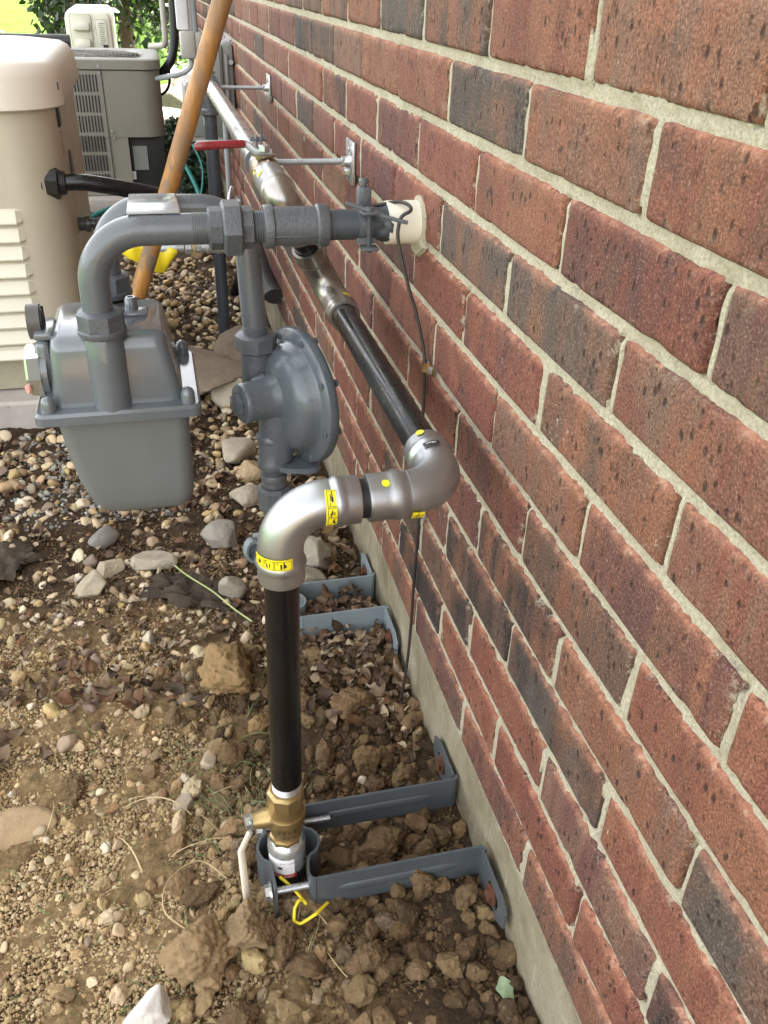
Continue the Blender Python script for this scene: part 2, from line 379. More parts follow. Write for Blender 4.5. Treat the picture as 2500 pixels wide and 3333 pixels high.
def bez(pts, n=8):
    P = [Vector(p) for p in pts]; out = []
    for i in range(len(P) - 1):
        p0 = P[max(i - 1, 0)]; p1 = P[i]; p2 = P[i + 1]; p3 = P[min(i + 2, len(P) - 1)]
        for k in range(n):
            t = k / n; out.append(.5 * ((2 * p1) + (p2 - p0) * t + (2 * p0 - 5 * p1 + 4 * p2 - p3) * t * t + (3 * p1 - p0 - 3 * p2 + p3) * t ** 3))
    out.append(P[-1]); return out
BM = bmesh.new
def threads(bm, org, axis, r, length, pitch=.0022, depth=.0009, seg=28):
    n = int(length / pitch); prof = [(0, 0), (0, r - depth)]
    for i in range(n): prof += [(i * pitch + pitch * .25, r - depth), (i * pitch + pitch * .5, r), (i * pitch + pitch * .75, r), ((i + 1) * pitch, r - depth)]
    prof += [(n * pitch, 0)]; return revolve(bm, prof, org, axis, seg)
def hexa(bm, org, axis, r, length, ch=.12, ref=None, n=6):
    c = r * (1 - ch * .5); return revolve(bm, [(0, 0), (0, c * .92), (length * .12, r), (length * .88, r), (length, c * .92), (length, 0)], org, axis, n, ref)
# text and flat marks wrapped onto a surface map (u,v,h)->Vector
def text_mesh(s, size):
    cu = bpy.data.curves.new('t', 'FONT'); cu.body = s; cu.size = size; cu.align_x = 'CENTER'; cu.align_y = 'CENTER'; cu.resolution_u = 2
    ob = bpy.data.objects.new('t', cu); COL.objects.link(ob); dg = bpy.context.evaluated_depsgraph_get(); dg.update()
    me = bpy.data.meshes.new_from_object(ob.evaluated_get(dg)); vs = [v.co.copy() for v in me.vertices]; fs = [tuple(p.vertices) for p in me.polygons]
    bpy.data.objects.remove(ob); bpy.data.curves.remove(cu); bpy.data.meshes.remove(me); return vs, fs
def put_text(bm, s, size, u0, v0, surf, h, rot=0, sx=1, bold=0):
    vs, fs = text_mesh(s, size); c, sn = math.cos(rot), math.sin(rot)
    for dx in ((0, bold) if bold else (0,)):
        nv = [bm.verts.new(surf(u0 + (v.x * sx + dx) * c - v.y * sn, v0 + (v.x * sx + dx) * sn + v.y * c, h + dx * .2)) for v in vs]
        for f in fs:
            try: bm.faces.new([nv[i] for i in f])
            except ValueError: pass
def put_rect(bm, u0, u1, v0, v1, surf, h, n=8, m=2, r=0):
    g = []
    for i in range(n + 1):
        row = []
        for j in range(m + 1):
            u = u0 + (u1 - u0) * i / n; v = v0 + (v1 - v0) * j / m
            row.append(bm.verts.new(surf(u, v, h)))
        g.append(row)
    for i in range(n):
        for j in range(m): bm.faces.new((g[i][j], g[i + 1][j], g[i + 1][j + 1], g[i][j + 1]))
def put_disc(bm, u0, v0, r, surf, h, n=20):
    c = bm.verts.new(surf(u0, v0, h)); rg = [bm.verts.new(surf(u0 + r * math.cos(2 * math.pi * i / n), v0 + r * math.sin(2 * math.pi * i / n), h)) for i in range(n)]
    for i in range(n): bm.faces.new((c, rg[i], rg[(i + 1) % n]))
def cyl_surf(org, axis, ref, r):
    """u = arc length round the cylinder from ref, v = along the axis"""
    a, x, y = frame(axis, ref); o = Vector(org)
    return lambda u, v, h: o + a * v + (x * math.cos(u / r) + y * math.sin(u / r)) * (r + h)

# ================================================================== GROUND
def gz_np(x, y):
    return (-.125 + .008 * np.sin(5 * x + 2 * y) + .006 * np.sin(11 * y - 3 * x + 1) + .012 * np.exp(-((x + .30) ** 2 + (y - .60) ** 2) / .012)
            - .020 * np.exp(-((x + .14) ** 2 + (y - .74) ** 2) / .008) + .004 * np.sin(37 * x) * np.sin(31 * y + .5)
            - .016 * np.exp(-((x + .30) ** 2 + (y - 1.13) ** 2) / .012) + .02 * np.clip((y - 2.2) / 2, 0, 1))
def gz(x, y): return float(gz_np(np.float64(x), np.float64(y)))
def axis_pts(parts):
    out = []
    for a, b, s in parts: out += list(np.arange(a, b, s))
    return np.array(out + [parts[-1][1]])
gx = axis_pts([(-60, -8, 6.5), (-8, -2, .5), (-2, -.9, .06), (-.9, .06, .0075), (.06, 3, .4), (3, 40, 9)])
gy = axis_pts([(-12, .2, 1.2), (.2, .36, .02), (.36, 1.5, .0075), (1.5, 3, .014), (3, 8, .06), (8, 30, 1.5), (30, 160, 20)])
X, Y = np.meshgrid(gx, gy); Z = gz_np(X, Y)
zz = Z.copy()
for j in range(X.shape[0]):
    if gy[j] < .2 or gy[j] > 3.2: continue
    for i in range(X.shape[1]):
        if -.95 < gx[i] < .03:
            p = Vector((gx[i], gy[j], 0)); zz[j, i] += .010 * noise.noise(p * 14) + .006 * noise.noise(p * 45) + .0035 * noise.noise(p * 110)
far = np.clip((np.maximum(np.abs(Y), np.abs(X)) - 3) / 2, 0, 1); Z = zz * (1 - far) + (-.13) * far
V = np.stack([X.ravel(), Y.ravel(), Z.ravel()], 1); w_, h_ = X.shape[1], X.shape[0]
idx = np.arange(w_ * h_).reshape(h_, w_)
F = np.stack([idx[:-1, :-1].ravel(), idx[:-1, 1:].ravel(), idx[1:, 1:].ravel(), idx[1:, :-1].ravel()], 1)
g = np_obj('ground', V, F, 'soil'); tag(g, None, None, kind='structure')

def sheet(name, x0, x1, y0, y1, z, mat, n=1):
    V = np.array([(x0, y0, z), (x1, y0, z), (x1, y1, z), (x0, y1, z)], dtype=float); o = np_obj(name, V, np.array([[0, 1, 2, 3]]), mat, smooth=False); tag(o, None, None, kind='structure'); return o
sheet('lawn', -40, 30, 6.9, 90, -.120, 'lawn'); sheet('lawn', -40, -2.3, -11, 6.898, -.116, 'lawn')
sheet('path', -30, 20, 9.6, 13.6, -.114, 'path')

# ================================================================== BRICK WALL
CH = .0677; LP = .206776; YE, YO = .200755, .095093
DEV = {(0, 2): .01, (0, 1): .05, (0, 4): .01, (1, 2): .02, (1, 3): -.01, (1, 4): .03, (1, 5): .02, (2, 2): .08, (2, 3): .05, (2, 4): .04, (2, 6): .04, (3, 2): -.03, (3, 3): .02, (3, 4): .03, (4, 1): -.07, (4, 2): .05, (4, 3): .03, (4, 4): -.06, (5, 2): .05, (6, 1): -.02, (7, 3): .1, (7, 2): .07, (7, 1): -.05, (8, 1): -.07, (8, 2): -.02, (9, 2): -.06, (9, 1): -.11, (10, 1): -.09, (10, 2): -.06, (11, 3): -.08, (11, 2): -.06, (11, 4): .04}
TINT = {(0, 5): 'OO', (0, 4): 'GG', (0, 3): 'OG', (0, 2): 'RO', (0, 1): 'OT', (0, 6): 'OG', (1, 6): 'TT', (1, 5): 'OO', (1, 4): 'OR', (1, 3): 'GG', (1, 2): 'TO', (1, 1): 'RO', (1, 7): 'GB', (2, 5): 'RR', (2, 4): 'RP', (2, 3): 'RR', (2, 2): 'RO', (2, 1): 'PR', (2, 0): 'BP', (2, 6): 'OD', (3, 4): 'RR', (3, 3): 'BG', (3, 2): 'BG', (3, 1): 'RT', (3, 5): 'RP', (4, 3): 'RR', (4, 2): 'RP', (4, 1): 'OB', (4, 0): 'RT', (5, 2): 'TO', (5, 1): 'PO', (5, 0): 'RO', (6, 1): 'BO', (6, 0): 'OR', (6, 2): 'PR', (7, 2): 'DO', (7, 1): 'OT', (7, 0): 'GB', (7, 3): 'PR', (8, 2): 'DB', (8, 1): 'DG', (8, 0): 'RO', (8, 3): 'RB', (9, 3): 'BD', (9, 2): 'RR', (9, 1): 'TP', (9, 0): 'DP', (10, 3): 'DD', (10, 2): 'OR', (10, 1): 'RR', (10, 0): 'OR', (11, 4): 'BO', (11, 3): 'PB', (11, 2): 'OP', (11, 1): 'BO'}
BC = {'R': (.205, .066, .042), 'O': (.255, .104, .058), 'B': (.135, .080, .056), 'G': (.078, .068, .058), 'D': (.032, .027, .026), 'P': (.125, .050, .043), 'T': (.205, .115, .078)}
def jy(k, m): return (YE if k % 2 == 0 else YO) + LP * m + CH * DEV.get((k, m), 0)
WALL_END = 6.05
wall = thing('brick_wall', 'long red brick house wall with pale sandy mortar joints', 'wall', (0, 3, 0))
def brick_grid():
    Vs, Fs, C1, C2, ED = [], [], [], [], []; base = 0
    br = random.Random(11)
    for k in range(-30, 12):
        z0 = (11 - k) * CH; z1 = z0 + CH
        for m in range(-5, 31):
            ya, yb = jy(k, m), jy(k, m + 1)
            if ya > WALL_END - .03: continue
            yb = min(yb, WALL_END)
            t = TINT.get((k, m))
            if t is None: t = br.choices(['RR', 'RO', 'OT', 'RP', 'TB', 'BG', 'GG', 'DG', 'OO', 'RT', 'PB'], [9, 6, 4, 6, 3, 1.6, .8, .8, 3, 4, 2])[0]
            j = br.uniform(.88, 1.14); ca = np.array(BC[t[0]]) * j; cb = np.array(BC[t[1]]) * j * br.uniform(.92, 1.1)
            jt = .0046; y0, y1, b0, b1 = ya + jt, yb - jt, z0 + .0050, z1 - .0050
            near = (k >= -4 and y0 < 3.2); nu, nv = ((44, 18) if y0 < 1.0 else (24, 10)) if near else (3, 2)
            off = br.uniform(-.0012, .0012); tw = br.uniform(-.002, .002)
            us = np.linspace(0, 1, nu + 1); vs_ = np.linspace(0, 1, nv + 1)
            if near:   # crowd the grid lines at the arrises
                us = us + .11 * np.sin(2 * np.pi * us) * -1 * .45; vs_ = vs_ - .09 * np.sin(2 * np.pi * vs_) * .6
            # outer ring goes back into the wall
            pts = np.zeros((nv + 3, nu + 3, 3)); edge = np.zeros((nv + 3, nu + 3, 3))
            seed = Vector((k * 3.1, m * 5.7, 0)); 
            for a in range(nv + 3):
                vv = vs_[min(max(a - 1, 0), nv)]
                for b in range(nu + 3):
                    uu = us[min(max(b - 1, 0), nu)]
                    y = y0 + (y1 - y0) * uu; z = b0 + (b1 - b0) * vv
                    dy = min(uu, 1 - uu) * (y1 - y0); dz = min(vv, 1 - vv) * (b1 - b0)
                    x = -off - tw * (uu - .5)
                    ring = a == 0 or a == nv + 2 or b == 0 or b == nu + 2
                    if near:
                        q = Vector((0, y, z)) + seed; n1 = noise.noise(q * 55); n2 = noise.noise(q * 160); n3 = noise.noise(q * 15)
                        rc = .0045 + .002 * n1
                        d = min(dy, dz)
                        # worn arris
                        x += .0022 * math.exp(-d / .0010) + .0007 * math.exp(-d / .005) * (1 + n3)
                        # chipped places on the arris
                        ch = max(0, noise.noise(q * 42 + Vector((9, 9, 9))) - .32) * 2.2
                        x += ch * .004 * math.exp(-d / .0035)
                        x += -.0007 * n3 - .0005 * n1 * (1 if d > .004 else 0)
                        # wandering outline
                        wz = math.exp(-dz / .004); wy = math.exp(-dy / .004)
                        s_z = 1 if vv > .5 else -1; s_y = 1 if uu > .5 else -1
                        z += s_z * wz * (.0008 * n3 + .0005 * n2); y += s_y * wy * (.0007 * n3 + .0004 * n2)
                        # rounded corners
                        if dy < .007 and dz < .007:
                            cr = (1 - dy / .007) * (1 - dz / .007) * .0009; z -= s_z * cr; y -= s_y * cr
                        edge[a, b] = (math.exp(-min(dz, dy) / .0035), math.exp(-((1 - vv) * (b1 - b0)) / .0028) * (.8 if n3 > -.25 else 0), 0)
                    if ring: x = .022
                    pts[a, b] = (x, y, z)
            hh, ww = pts.shape[:2]; ii = np.arange(hh * ww).reshape(hh, ww) + base
            Fs.append(np.stack([ii[:-1, :-1].ravel(), ii[1:, :-1].ravel(), ii[1:, 1:].ravel(), ii[:-1, 1:].ravel()], 1))
            Vs.append(pts.reshape(-1, 3)); base += hh * ww
            C1.append(np.tile(ca, (hh * ww, 1))); C2.append(np.tile(cb, (hh * ww, 1))); ED.append(edge.reshape(-1, 3))
    V = np.concatenate(Vs); V -= np.array([0, 3, 0])
    return V, np.concatenate(Fs), np.concatenate(C1), np.concatenate(C2), np.concatenate(ED)
V, F, C1, C2, ED = brick_grid()
np_obj('brickwork', V, F, 'brick', {'c1': C1, 'c2': C2, 'edge': ED}, wall)
# mortar: rough sheet a few millimetres behind the brick faces
my = axis_pts([(-1.2, .25, .05), (.25, 1.4, .0055), (1.4, 3.2, .011), (3.2, WALL_END, .1)]); JY = sorted({round(jy(k, m) + d, 5) for k in range(-4, 12) for m in range(-1, 15) for d in (-.0044, -.0018, -.0006, .0062)}); my = np.unique(np.concatenate([my, [q for q in JY if .25 < q < 3.1]])); mz = axis_pts([(0, 1.06, .0045), (1.06, 2.9, .1)])
Yg, Zg = np.meshgrid(my, mz); Xg = np.full(Yg.shape, .0042)
for j in range(Yg.shape[0]):
    if mz[j] > 1.06: break
    for i in range(Yg.shape[1]):
        yv = my[i]
        if yv < .24 or yv > 3.2: continue
        p = Vector((0, yv, mz[j])); Xg[j, i] += .0022 * noise.noise(p * 40) + .0030 * noise.noise(p * 130) + .0012 * noise.noise(p * 12)
        k = 11 - int(mz[j] / CH); bm_ = (mz[j] / CH) % 1; onbed = bm_ < .1 or bm_ > .9
        if not onbed:
            m_ = round((yv - jy(k, 0)) / LP); d_ = yv - jy(k, m_)
            if abs(d_) < .0056: Xg[j, i] = .0018 + .0014 * noise.noise(p * 60)
            if -.0008 < d_ < .0080 and noise.noise(p * 6) > -.05: Xg[j, i] += .0140      # open crack between mortar and brick end
ii = np.arange(Yg.size).reshape(Yg.shape)
np_obj('mortar', np.stack([Xg.ravel(), Yg.ravel() - 3, Zg.ravel()], 1), np.stack([ii[:-1, :-1].ravel(), ii[1:, :-1].ravel(), ii[1:, 1:].ravel(), ii[:-1, 1:].ravel()], 1), 'mortar', parent=wall)
bm = BM(); box(bm, (.135, (WALL_END - 1.2) / 2, 1.3), (.22, WALL_END + 1.2 - .02, 3.1)); finish('wall_core', bm, 'mortar', wall, False)
bm = BM(); box(bm, (-.15, (WALL_END - 1.2) / 2, 2.86), (.80, WALL_END + 1.2, .03)); box(bm, (-.56, (WALL_END - 1.2) / 2, 2.94), (.03, WALL_END + 1.2, .19)); finish('sky_blocking_eave', bm, 'white_metal', wall, False)  # eave out of view, added to block overhead sky so light comes from the left
fy = axis_pts([(-1.2, .25, .1), (.25, 2.0, .008), (2.0, 3.2, .02), (3.2, WALL_END, .2)]); fz = axis_pts([(-.45, -.2, .05), (-.2, -.001, .007)])
Yg, Zg = np.meshgrid(fy, fz); Xg = np.zeros(Yg.shape)
for j in range(Yg.shape[0]):
    for i in range(Yg.shape[1]):
        p = Vector((0, fy[i], fz[j])); Xg[j, i] = .004 + .004 * noise.noise(p * 9) + .0015 * noise.noise(p * 45)
ii = np.arange(Yg.size).reshape(Yg.shape)
V = np.stack([Xg.ravel(), Yg.ravel() - 3, Zg.ravel()], 1); Fq = np.stack([ii[:-1, :-1].ravel(), ii[1:, :-1].ravel(), ii[1:, 1:].ravel(), ii[:-1, 1:].ravel()], 1)
topf = ii[-1]; nb = len(V); V = np.concatenate([V, np.stack([np.full(len(fy), .06), fy - 3, np.full(len(fy), -.001)], 1)]); bi = np.arange(len(fy)) + nb
Fq = np.concatenate([Fq, np.stack([topf[:-1], bi[:-1], bi[1:], topf[1:]], 1)])
fo = np_obj('foundation', V, Fq, 'found', parent=wall); fo['label'] = 'tan concrete foundation strip below the lowest bricks'

# ================================================================== BLACK / STEEL GAS LINE
RP = .0167; RF = .0222
gl = thing('gas_pipe', 'black steel gas pipe with silver press elbows rising beside the wall and running along it', 'gas pipe', (-.222, .645, -.02))
def pipe_part(name, pts, r, mat, parent, seg=32, fil=0, n=10):
    bm = BM(); sweep(bm, fillet(pts, fil, n) if fil else pts, r, seg); return finish(name, bm, mat, parent)
RX, RY, HZ = -.222, .645, .408
bm = BM(); sweep(bm, [(RX - .003, RY, .055), (RX, RY, .35)], RP, 36); finish('pipe', bm, 'black_pipe', gl)
bm = BM(); threads(bm, (RX - .003, RY, .036), (0, 0, 1), RP * .98, .024, .0024); finish('thread', bm, 'zinc', gl)
def press_end(bm, org, axis, r=RF, L=.030):
    """socket of a press fitting: rim, o-ring bead, barrel; axis points out of the fitting"""
    p = [(0, r * .93), (L * .15, r * .93), (L * .22, r * 1.0), (L * .36, r * 1.075), (L * .5, r * 1.0), (L * .62, r * .985), (L * .93, r * 1.0), (L, r * .985), (L, r * .80), (L * .8, r * .78)]
    a, x, y = frame(axis); return revolve(bm, [(0, 0)] + p + [(L * .8, 0)], org, axis, 40)
def elbow(parent, a, corner, b, rad, la, lb, mat, name='elbow', r=RF):
    """press elbow around corner; a, b = end points of the sockets"""
    A, C, B = Vector(a), Vector(corner), Vector(b); bm = BM()
    u = (A - C).normalized(); v = (B - C).normalized()
    body = fillet([A - u * la * .9, C, B - v * lb * .9], rad, 18); sweep(bm, body, r * .955, 40)
    press_end(bm, A - u * la, u, r, la); press_end(bm, B - v * lb, v, r, lb)
    return finish(name, bm, mat, parent, ang=50)
e1 = elbow(gl, (RX, RY, .331), (RX, RY, HZ), (-.1505, RY, HZ), .046, .030, .030, 'steel')
bm = BM(); sweep(bm, [(-.156, RY, HZ), (-.128, RY, HZ)], RP * 1.08, 32); finish('coupling_gap', bm, 'black_rubber', gl)
PX, PZ = -.0655, .4105
e2 = elbow(gl, (-.1425, RY, HZ), (PX, RY, PZ), (PX, .722, PZ), .044, .042, .030, 'steel')
bm = BM(); sweep(bm, [(PX, .70, PZ), (PX, 1.15, PZ)], RP * 1.03, 36); finish('pipe', bm, 'black_pipe', gl)
LC = (-.0655, 1.235, .4105); RC = (-.145, 1.145, .565)
e3 = elbow(gl, (PX, 1.118, PZ), LC, tuple(Vector(LC).lerp(Vector(RC), .50)), .040, .034, .030, 'steel_dark')
pipe_part('pipe', [tuple(Vector(LC).lerp(Vector(RC), .4)), tuple(Vector(LC).lerp(Vector(RC), .74))], RP, 'black_pipe', gl)
e4 = elbow(gl, tuple(Vector(LC).lerp(Vector(RC), .62)), RC, (-.145, 1.185, .565), .034, .026, .026, 'steel_dark')
# coupling, valve and rail
bm = BM(); revolve(bm, [(0, 0), (0, .0200), (.004, .0218), (.010, .0228), (.016, .0212), (.070, .0212), (.082, .0225), (.096, .0218), (.100, .0200), (.1, 0)], (-.145, 1.165, .565), (0, 1, 0), 40); finish('coupling', bm, 'steel', gl)
bm = BM(); sweep(bm, [(-.145, 1.30, .565), (-.145, 2.44, .565)], RP * 1.03, 36); ra = finish('rail_pipe', bm, 'rail_steel', gl)
bm = BM(); revolve(bm, [(0, 0), (0, .022), (.006, .024), (.03, .024), (.036, .022), (.036, 0)], (-.145, 2.43, .565), (0, 1, 0), 28)
sweep(bm, fillet([(-.145, 2.45, .565), (-.145, 2.486, .565), (-.145, 2.486, .50)], .03, 8), .0225, 28)
revolve(bm, [(0, 0), (0, .0215), (.004, .0265), (.014, .0265), (.018, .022), (.018, 0)], (-.145, 2.486, .486), (0, 0, 1), 28); finish('end_elbow', bm, 'grey_paint', gl)
bm = BM(); sweep(bm, [(-.145, 2.486, -.16), (-.145, 2.486, .50)], .0175, 10); finish('drop_pipe', bm, 'dark_conduit', gl)
bm = BM(); threads(bm, (-.145, 2.486, .462), (0, 0, 1), .0178, .022, .003); finish('thread', bm, 'grey_paint', gl)

# steel ball valve with red lever
bv = thing('ball_valve', 'bronze ball valve with red grip lever on the upper steel pipe', 'valve', (-.145, 1.32, .54))
VY = 1.250
bm = BM(); hexa(bm, (-.145, VY, .565), (0, 1, 0), .0236, .016, .2, (0, 0, 1))
revolve(bm, [(0, 0), (0, .0185), (.004, .0205), (.018, .0222), (.034, .0225), (.052, .0220), (.064, .0195), (.064, 0)], (-.145, VY + .015, .565), (0, 1, 0), 36); finish('valve_body', bm, 'bronze', bv)
bm = BM(); revolve(bm, [(0, 0), (0, .0115), (.008, .0115), (.008, .0170), (.0105, .0170), (.0105, 0)], (-.147, VY + .043, .580), (0, 0, 1), 24)
finish('stem', bm, 'bronze', bv)
bm = BM(); hexa(bm, (-.147, VY + .043, .5935), (0, 0, 1), .0085, .009, .2); finish('stem_nut', bm, 'zinc', bv)
LY = VY + .043
bm = BM(); p = fillet([(-.136, LY, .5922), (-.157, LY, .5922), (-.171, LY + .004, .603), (-.240, LY + .0, .6045)], .006, 5)
sweep(bm, p, .0052, 16, True, .35)
lv = finish('lever', bm, 'galv', bv)
bm = BM(); sweep(bm, [(-.1725, LY + .003, .6035), (-.175, LY + .003, .6038), (-.228, LY - .002, .6020), (-.241, LY - .004, .6012), (-.243, LY - .004, .6010)], [.0035, .0052, .0056, .0052, .0035], 20, True, .85); finish('grip', bm, 'red_grip', lv)

# split-ring hangers with rods and wall plates
def hanger(y, lab, plate_z=.565, sc=1.0):
    t = thing('pipe_hanger', lab, 'pipe hanger', (0, y, plate_z - .03), 'rod hangers holding the steel pipe off the wall')
    bm = BM(); revolve(bm, [(-.006, RP * 1.05), (-.006, RP + .0052), (.006, RP + .0052), (.006, RP * 1.05), (-.006, RP * 1.05)], (-.145, y, .565), (0, 1, 0), 32)
    for s in (-1, 1): box(bm, (-.145 + s * .0035, y, .565 + RP + .012), (.003, .012, .020), .001)
    sweep(bm, [(-.157, y, .565 + RP + .0155), (-.133, y, .565 + RP + .0155)], .0032, 10)
    finish('split_ring', bm, 'grey_paint', t)
    bm = BM(); n = 52; L = .118; prof = [(0, 0), (0, .0042)]
    for i in range(n): prof += [(L * (i + .3) / n, .0042), (L * (i + .6) / n, .0048), (L * (i + .9) / n, .0042)]
    revolve(bm, prof + [(L, 0)], (-.145 + RP + .001, y, .5645), (1, 0, 0), 16); finish('threaded_rod', bm, 'galv', t)
    bm = BM(); box(bm, (-.0045, y, .5645), (.0045, .052, .062), .0008)
    pl = finish('wall_plate', bm, 'zinc', t)
    bm = BM(); revolve(bm, [(0, 0), (0, .0095), (.006, .0075), (.012, .0062), (.012, 0)], (-.0065, y, .5645), (-1, 0, 0), 16); hexa(bm, (-.019, y, .5645), (1, 0, 0), .0078, .005)
    for s in (-1, 1): hexa(bm, (-.006, y - s * .012, .5645 + s * .018), (-1, 0, 0), .0055, .005)
    finish('bolt', bm, 'zinc', pl); return t
hanger(1.378, 'rod hanger with square zinc wall plate just behind the red valve lever')
hanger(2.36, 'farther rod hanger with zinc wall plate near the grey electrical box')

# labels printed on the fittings
def sticker(parent, name, surf, u0, u1, v0, v1, marks, mat='yellow_label', h=.0003):
    bm = BM(); put_rect(bm, u0, u1, v0, v1, surf, h, 12, 3); o = finish(name, bm, mat, parent)
    return o
def picto(bm, u0, u1, v0, v1, surf, h, horiz=True, sd=1):
    rr = random.Random(sd)
    lw = .0004
    put_rect(bm, u0, u1, v0, v0 + lw, surf, h, 6, 1); put_rect(bm, u0, u1, v1 - lw, v1, surf, h, 6, 1)
    put_rect(bm, u0, u0 + lw, v0, v1, surf, h, 1, 2); put_rect(bm, u1 - lw, u1, v0, v1, surf, h, 1, 2)
    um, vm = (u0 + u1) / 2, (v0 + v1) / 2; du, dv = (u1 - u0) * .28, (v1 - v0) * .28
    for i in range(5):
        cu, cv = um + rr.uniform(-1, 1) * du * .8, vm + rr.uniform(-1, 1) * dv * .8
        if horiz: put_rect(bm, cu - du * .15, cu + du * .15, cv - dv * rr.uniform(.4, .9), cv + dv * rr.uniform(.4, .9), surf, h, 2, 2)
        else: put_rect(bm, cu - du * rr.uniform(.4, .9), cu + du * rr.uniform(.4, .9), cv - dv * .15, cv + dv * .15, surf, h, 2, 2)
# e1 lower socket: the label runs round the vertical barrel
def to_cam(org, axis): 
    d = CAMP - Vector(org); a = Vector(axis); return (d - a * d.dot(a)).normalized()
s1 = cyl_surf((RX, RY, .351), (0, 0, 1), to_cam((RX, RY, .343), (0, 0, 1)), RF)
lb = sticker(e1, 'label', s1, -.030, .0105, .002, .0145, None)
bm = BM(); hh = .0005
for q, (a, b) in enumerate(((-.006, .0095), (-.0165, -.0068), (-.028, -.0175))): picto(bm, a, b, .0035, .013, s1, hh, True, q + 3)
put_text(bm, '1', .005, -.0035, .011, s1, hh + .0001, math.pi); put_text(bm, '2', .005, -.0145, .011, s1, hh + .0001, math.pi); finish('print', bm, 'ink', e1, False)
s2 = cyl_surf((-.184, RY, HZ), (1, 0, 0), to_cam((-.18, RY, HZ), (1, 0, 0)), RF * .975)
a_, x_, y_ = frame((1, 0, 0), to_cam((-.18, RY, HZ), (1, 0, 0))); sg = 1 if y_.z > 0 else -1   # sg: direction of +u is up when positive
lb = sticker(e1, 'label', s2, *sorted((sg * -.026, sg * .0105)), .0005, .0125, None, h=.0006)
bm = BM()
for q, (a, b) in enumerate(((-.0045, .0095), (-.0145, -.0055), (-.0245, -.0155))): picto(bm, *sorted((sg * a, sg * b)), .0020, .0112, s2, .0009, False, q + 9)
put_text(bm, '1', .0045, sg * -.0025, .0045, s2, .0010, math.pi / 2 * -sg); put_text(bm, '2', .0045, sg * -.0125, .0045, s2, .0010, math.pi / 2 * -sg); finish('print', bm, 'ink', e1, False)
# e2: yellow dots, black maker's plate, small yellow label underneath
s3 = cyl_surf((-.1345, RY, HZ), (1, 0, 0), to_cam((-.13, RY, HZ), (1, 0, 0)), RF)
a_, x_, y_ = frame((1, 0, 0), to_cam((-.13, RY, HZ), (1, 0, 0))); sg3 = 1 if y_.z > 0 else -1
bm = BM(); put_disc(bm, sg3 * .012, .0065, .0036, s3, .0006); finish('dot', bm, 'yellow_label', e2)
s3b = cyl_surf((-.0985, RY, HZ), (1, 0, 0), to_cam((-.1, RY, HZ), (1, 0, 0)), RF * .965)
bm = BM(); put_rect(bm, *sorted((sg3 * -.031, sg3 * -.0185)), -.006, .0055, s3b, .0012, 8, 2); finish('label', bm, 'yellow_label', e2)
bm = BM(); picto(bm, *sorted((sg3 * -.0275, sg3 * -.0225)), -.0045, .0040, s3b, .0015, False, 4); put_text(bm, '001 000', .0024, sg3 * -.0205, -.0002, s3b, .0016, math.pi); finish('print', bm, 'ink', e2, False)
s4 = cyl_surf((PX, .690, PZ), (0, 1, 0), to_cam((PX, .70, PZ), (0, 1, 0)), RF)
a_, x_, y_ = frame((0, 1, 0), to_cam((PX, .70, PZ), (0, 1, 0))); sg4 = 1 if y_.x > 0 else -1
bm = BM(); put_disc(bm, sg4 * .004, .0275, .0040, s4, .0012); finish('dot', bm, 'yellow_label', e2)
bm = BM(); put_rect(bm, *sorted((sg4 * .0005, sg4 * .0165)), -.0003, .0060, s4, .0012, 8, 2); finish('nameplate', bm, 'ink', e2)
bm = BM(); put_text(bm, 'viega', .0043, sg4 * .0083, .0030, s4, .0015, 0 if sg4 > 0 else math.pi, 1.15); finish('print', bm, 'white_label', e2, False)
s5 = cyl_surf((-.145, 1.19, .565), (0, 1, 0), Vector((-1, 0, .55)), .0214)
for va, ua in ((.062, -.002), (.026, .003)):
    bm = BM(); put_rect(bm, ua - .0045, ua + .0045, va, va + .016, s5, .0006, 4, 3); finish('label', bm, 'yellow_label', gl)
s6 = cyl_surf((PX, 1.15, PZ), (0, 1, 0), Vector((.5, 0, 1)), RF)
bm = BM(); put_rect(bm, -.007, .005, -.006, .002, s6, .001, 6, 2); finish('label', bm, 'yellow_label', e3)

# ------------------------------------------------------------------ brass shut-off valve at the foot
VX = RX - .006
v2 = thing('brass_valve', 'brass shut-off valve with white lever at the foot of the black pipe', 'valve', (VX, .643, -.03))
bm = BM(); VO = (VX, .643, -.030)
hexa(bm, (VX + .001, .643, .022), (0, 0, 1), .0208, .022, .2, None, 8)
revolve(bm, [(0, 0), (0, .015), (.006, .0175), (.010, .018), (.020, .0212), (.030, .0222), (.040, .0214), (.052, .0185), (.056, .019), (.056, 0)], VO, (0, 0, 1), 40)
revolve(bm, [(0, .0222), (.0016, .0229), (.0032, .0222)], (VX, .643, .0085), (0, 0, 1), 40)
hexa(bm, (VX - .001, .643, -.044), (0, 0, 1), .0185, .016, .2, None, 8)
revolve(bm, [(0, 0), (0, .0125), (.008, .0115), (.015, .0095), (.020, .0095), (.020, 0)], (VX - .018, .641, .004), (-1, -.08, 0), 20)
finish('valve_body', bm, 'brass', v2)
bm = BM(); sf = cyl_surf((VX, .643, 0), (0, 0, 1), to_cam((VX, .643, 0), (0, 0, 1)), .0223)
for q in range(4): put_rect(bm, -.010 + q * .006, -.0065 + q * .006, -.006, -.001, sf, .0006, 2, 1)
for q in range(3): put_rect(bm, -.004 + q * .005, -.001 + q * .005, -.0165, -.0125, sf, -.0015, 2, 1)
finish('cast_mark', bm, 'bronze', v2)
bm = BM(); hexa(bm, (VX - .038, .640, .003), (-1, -.08, 0), .0085, .008, .2); revolve(bm, [(0, 0), (0, .0095), (.002, .0095), (.002, 0)], (VX - .036, .640, .003), (-1, -.08, 0), 16)
finish('stem_nut', bm, 'zinc', v2)
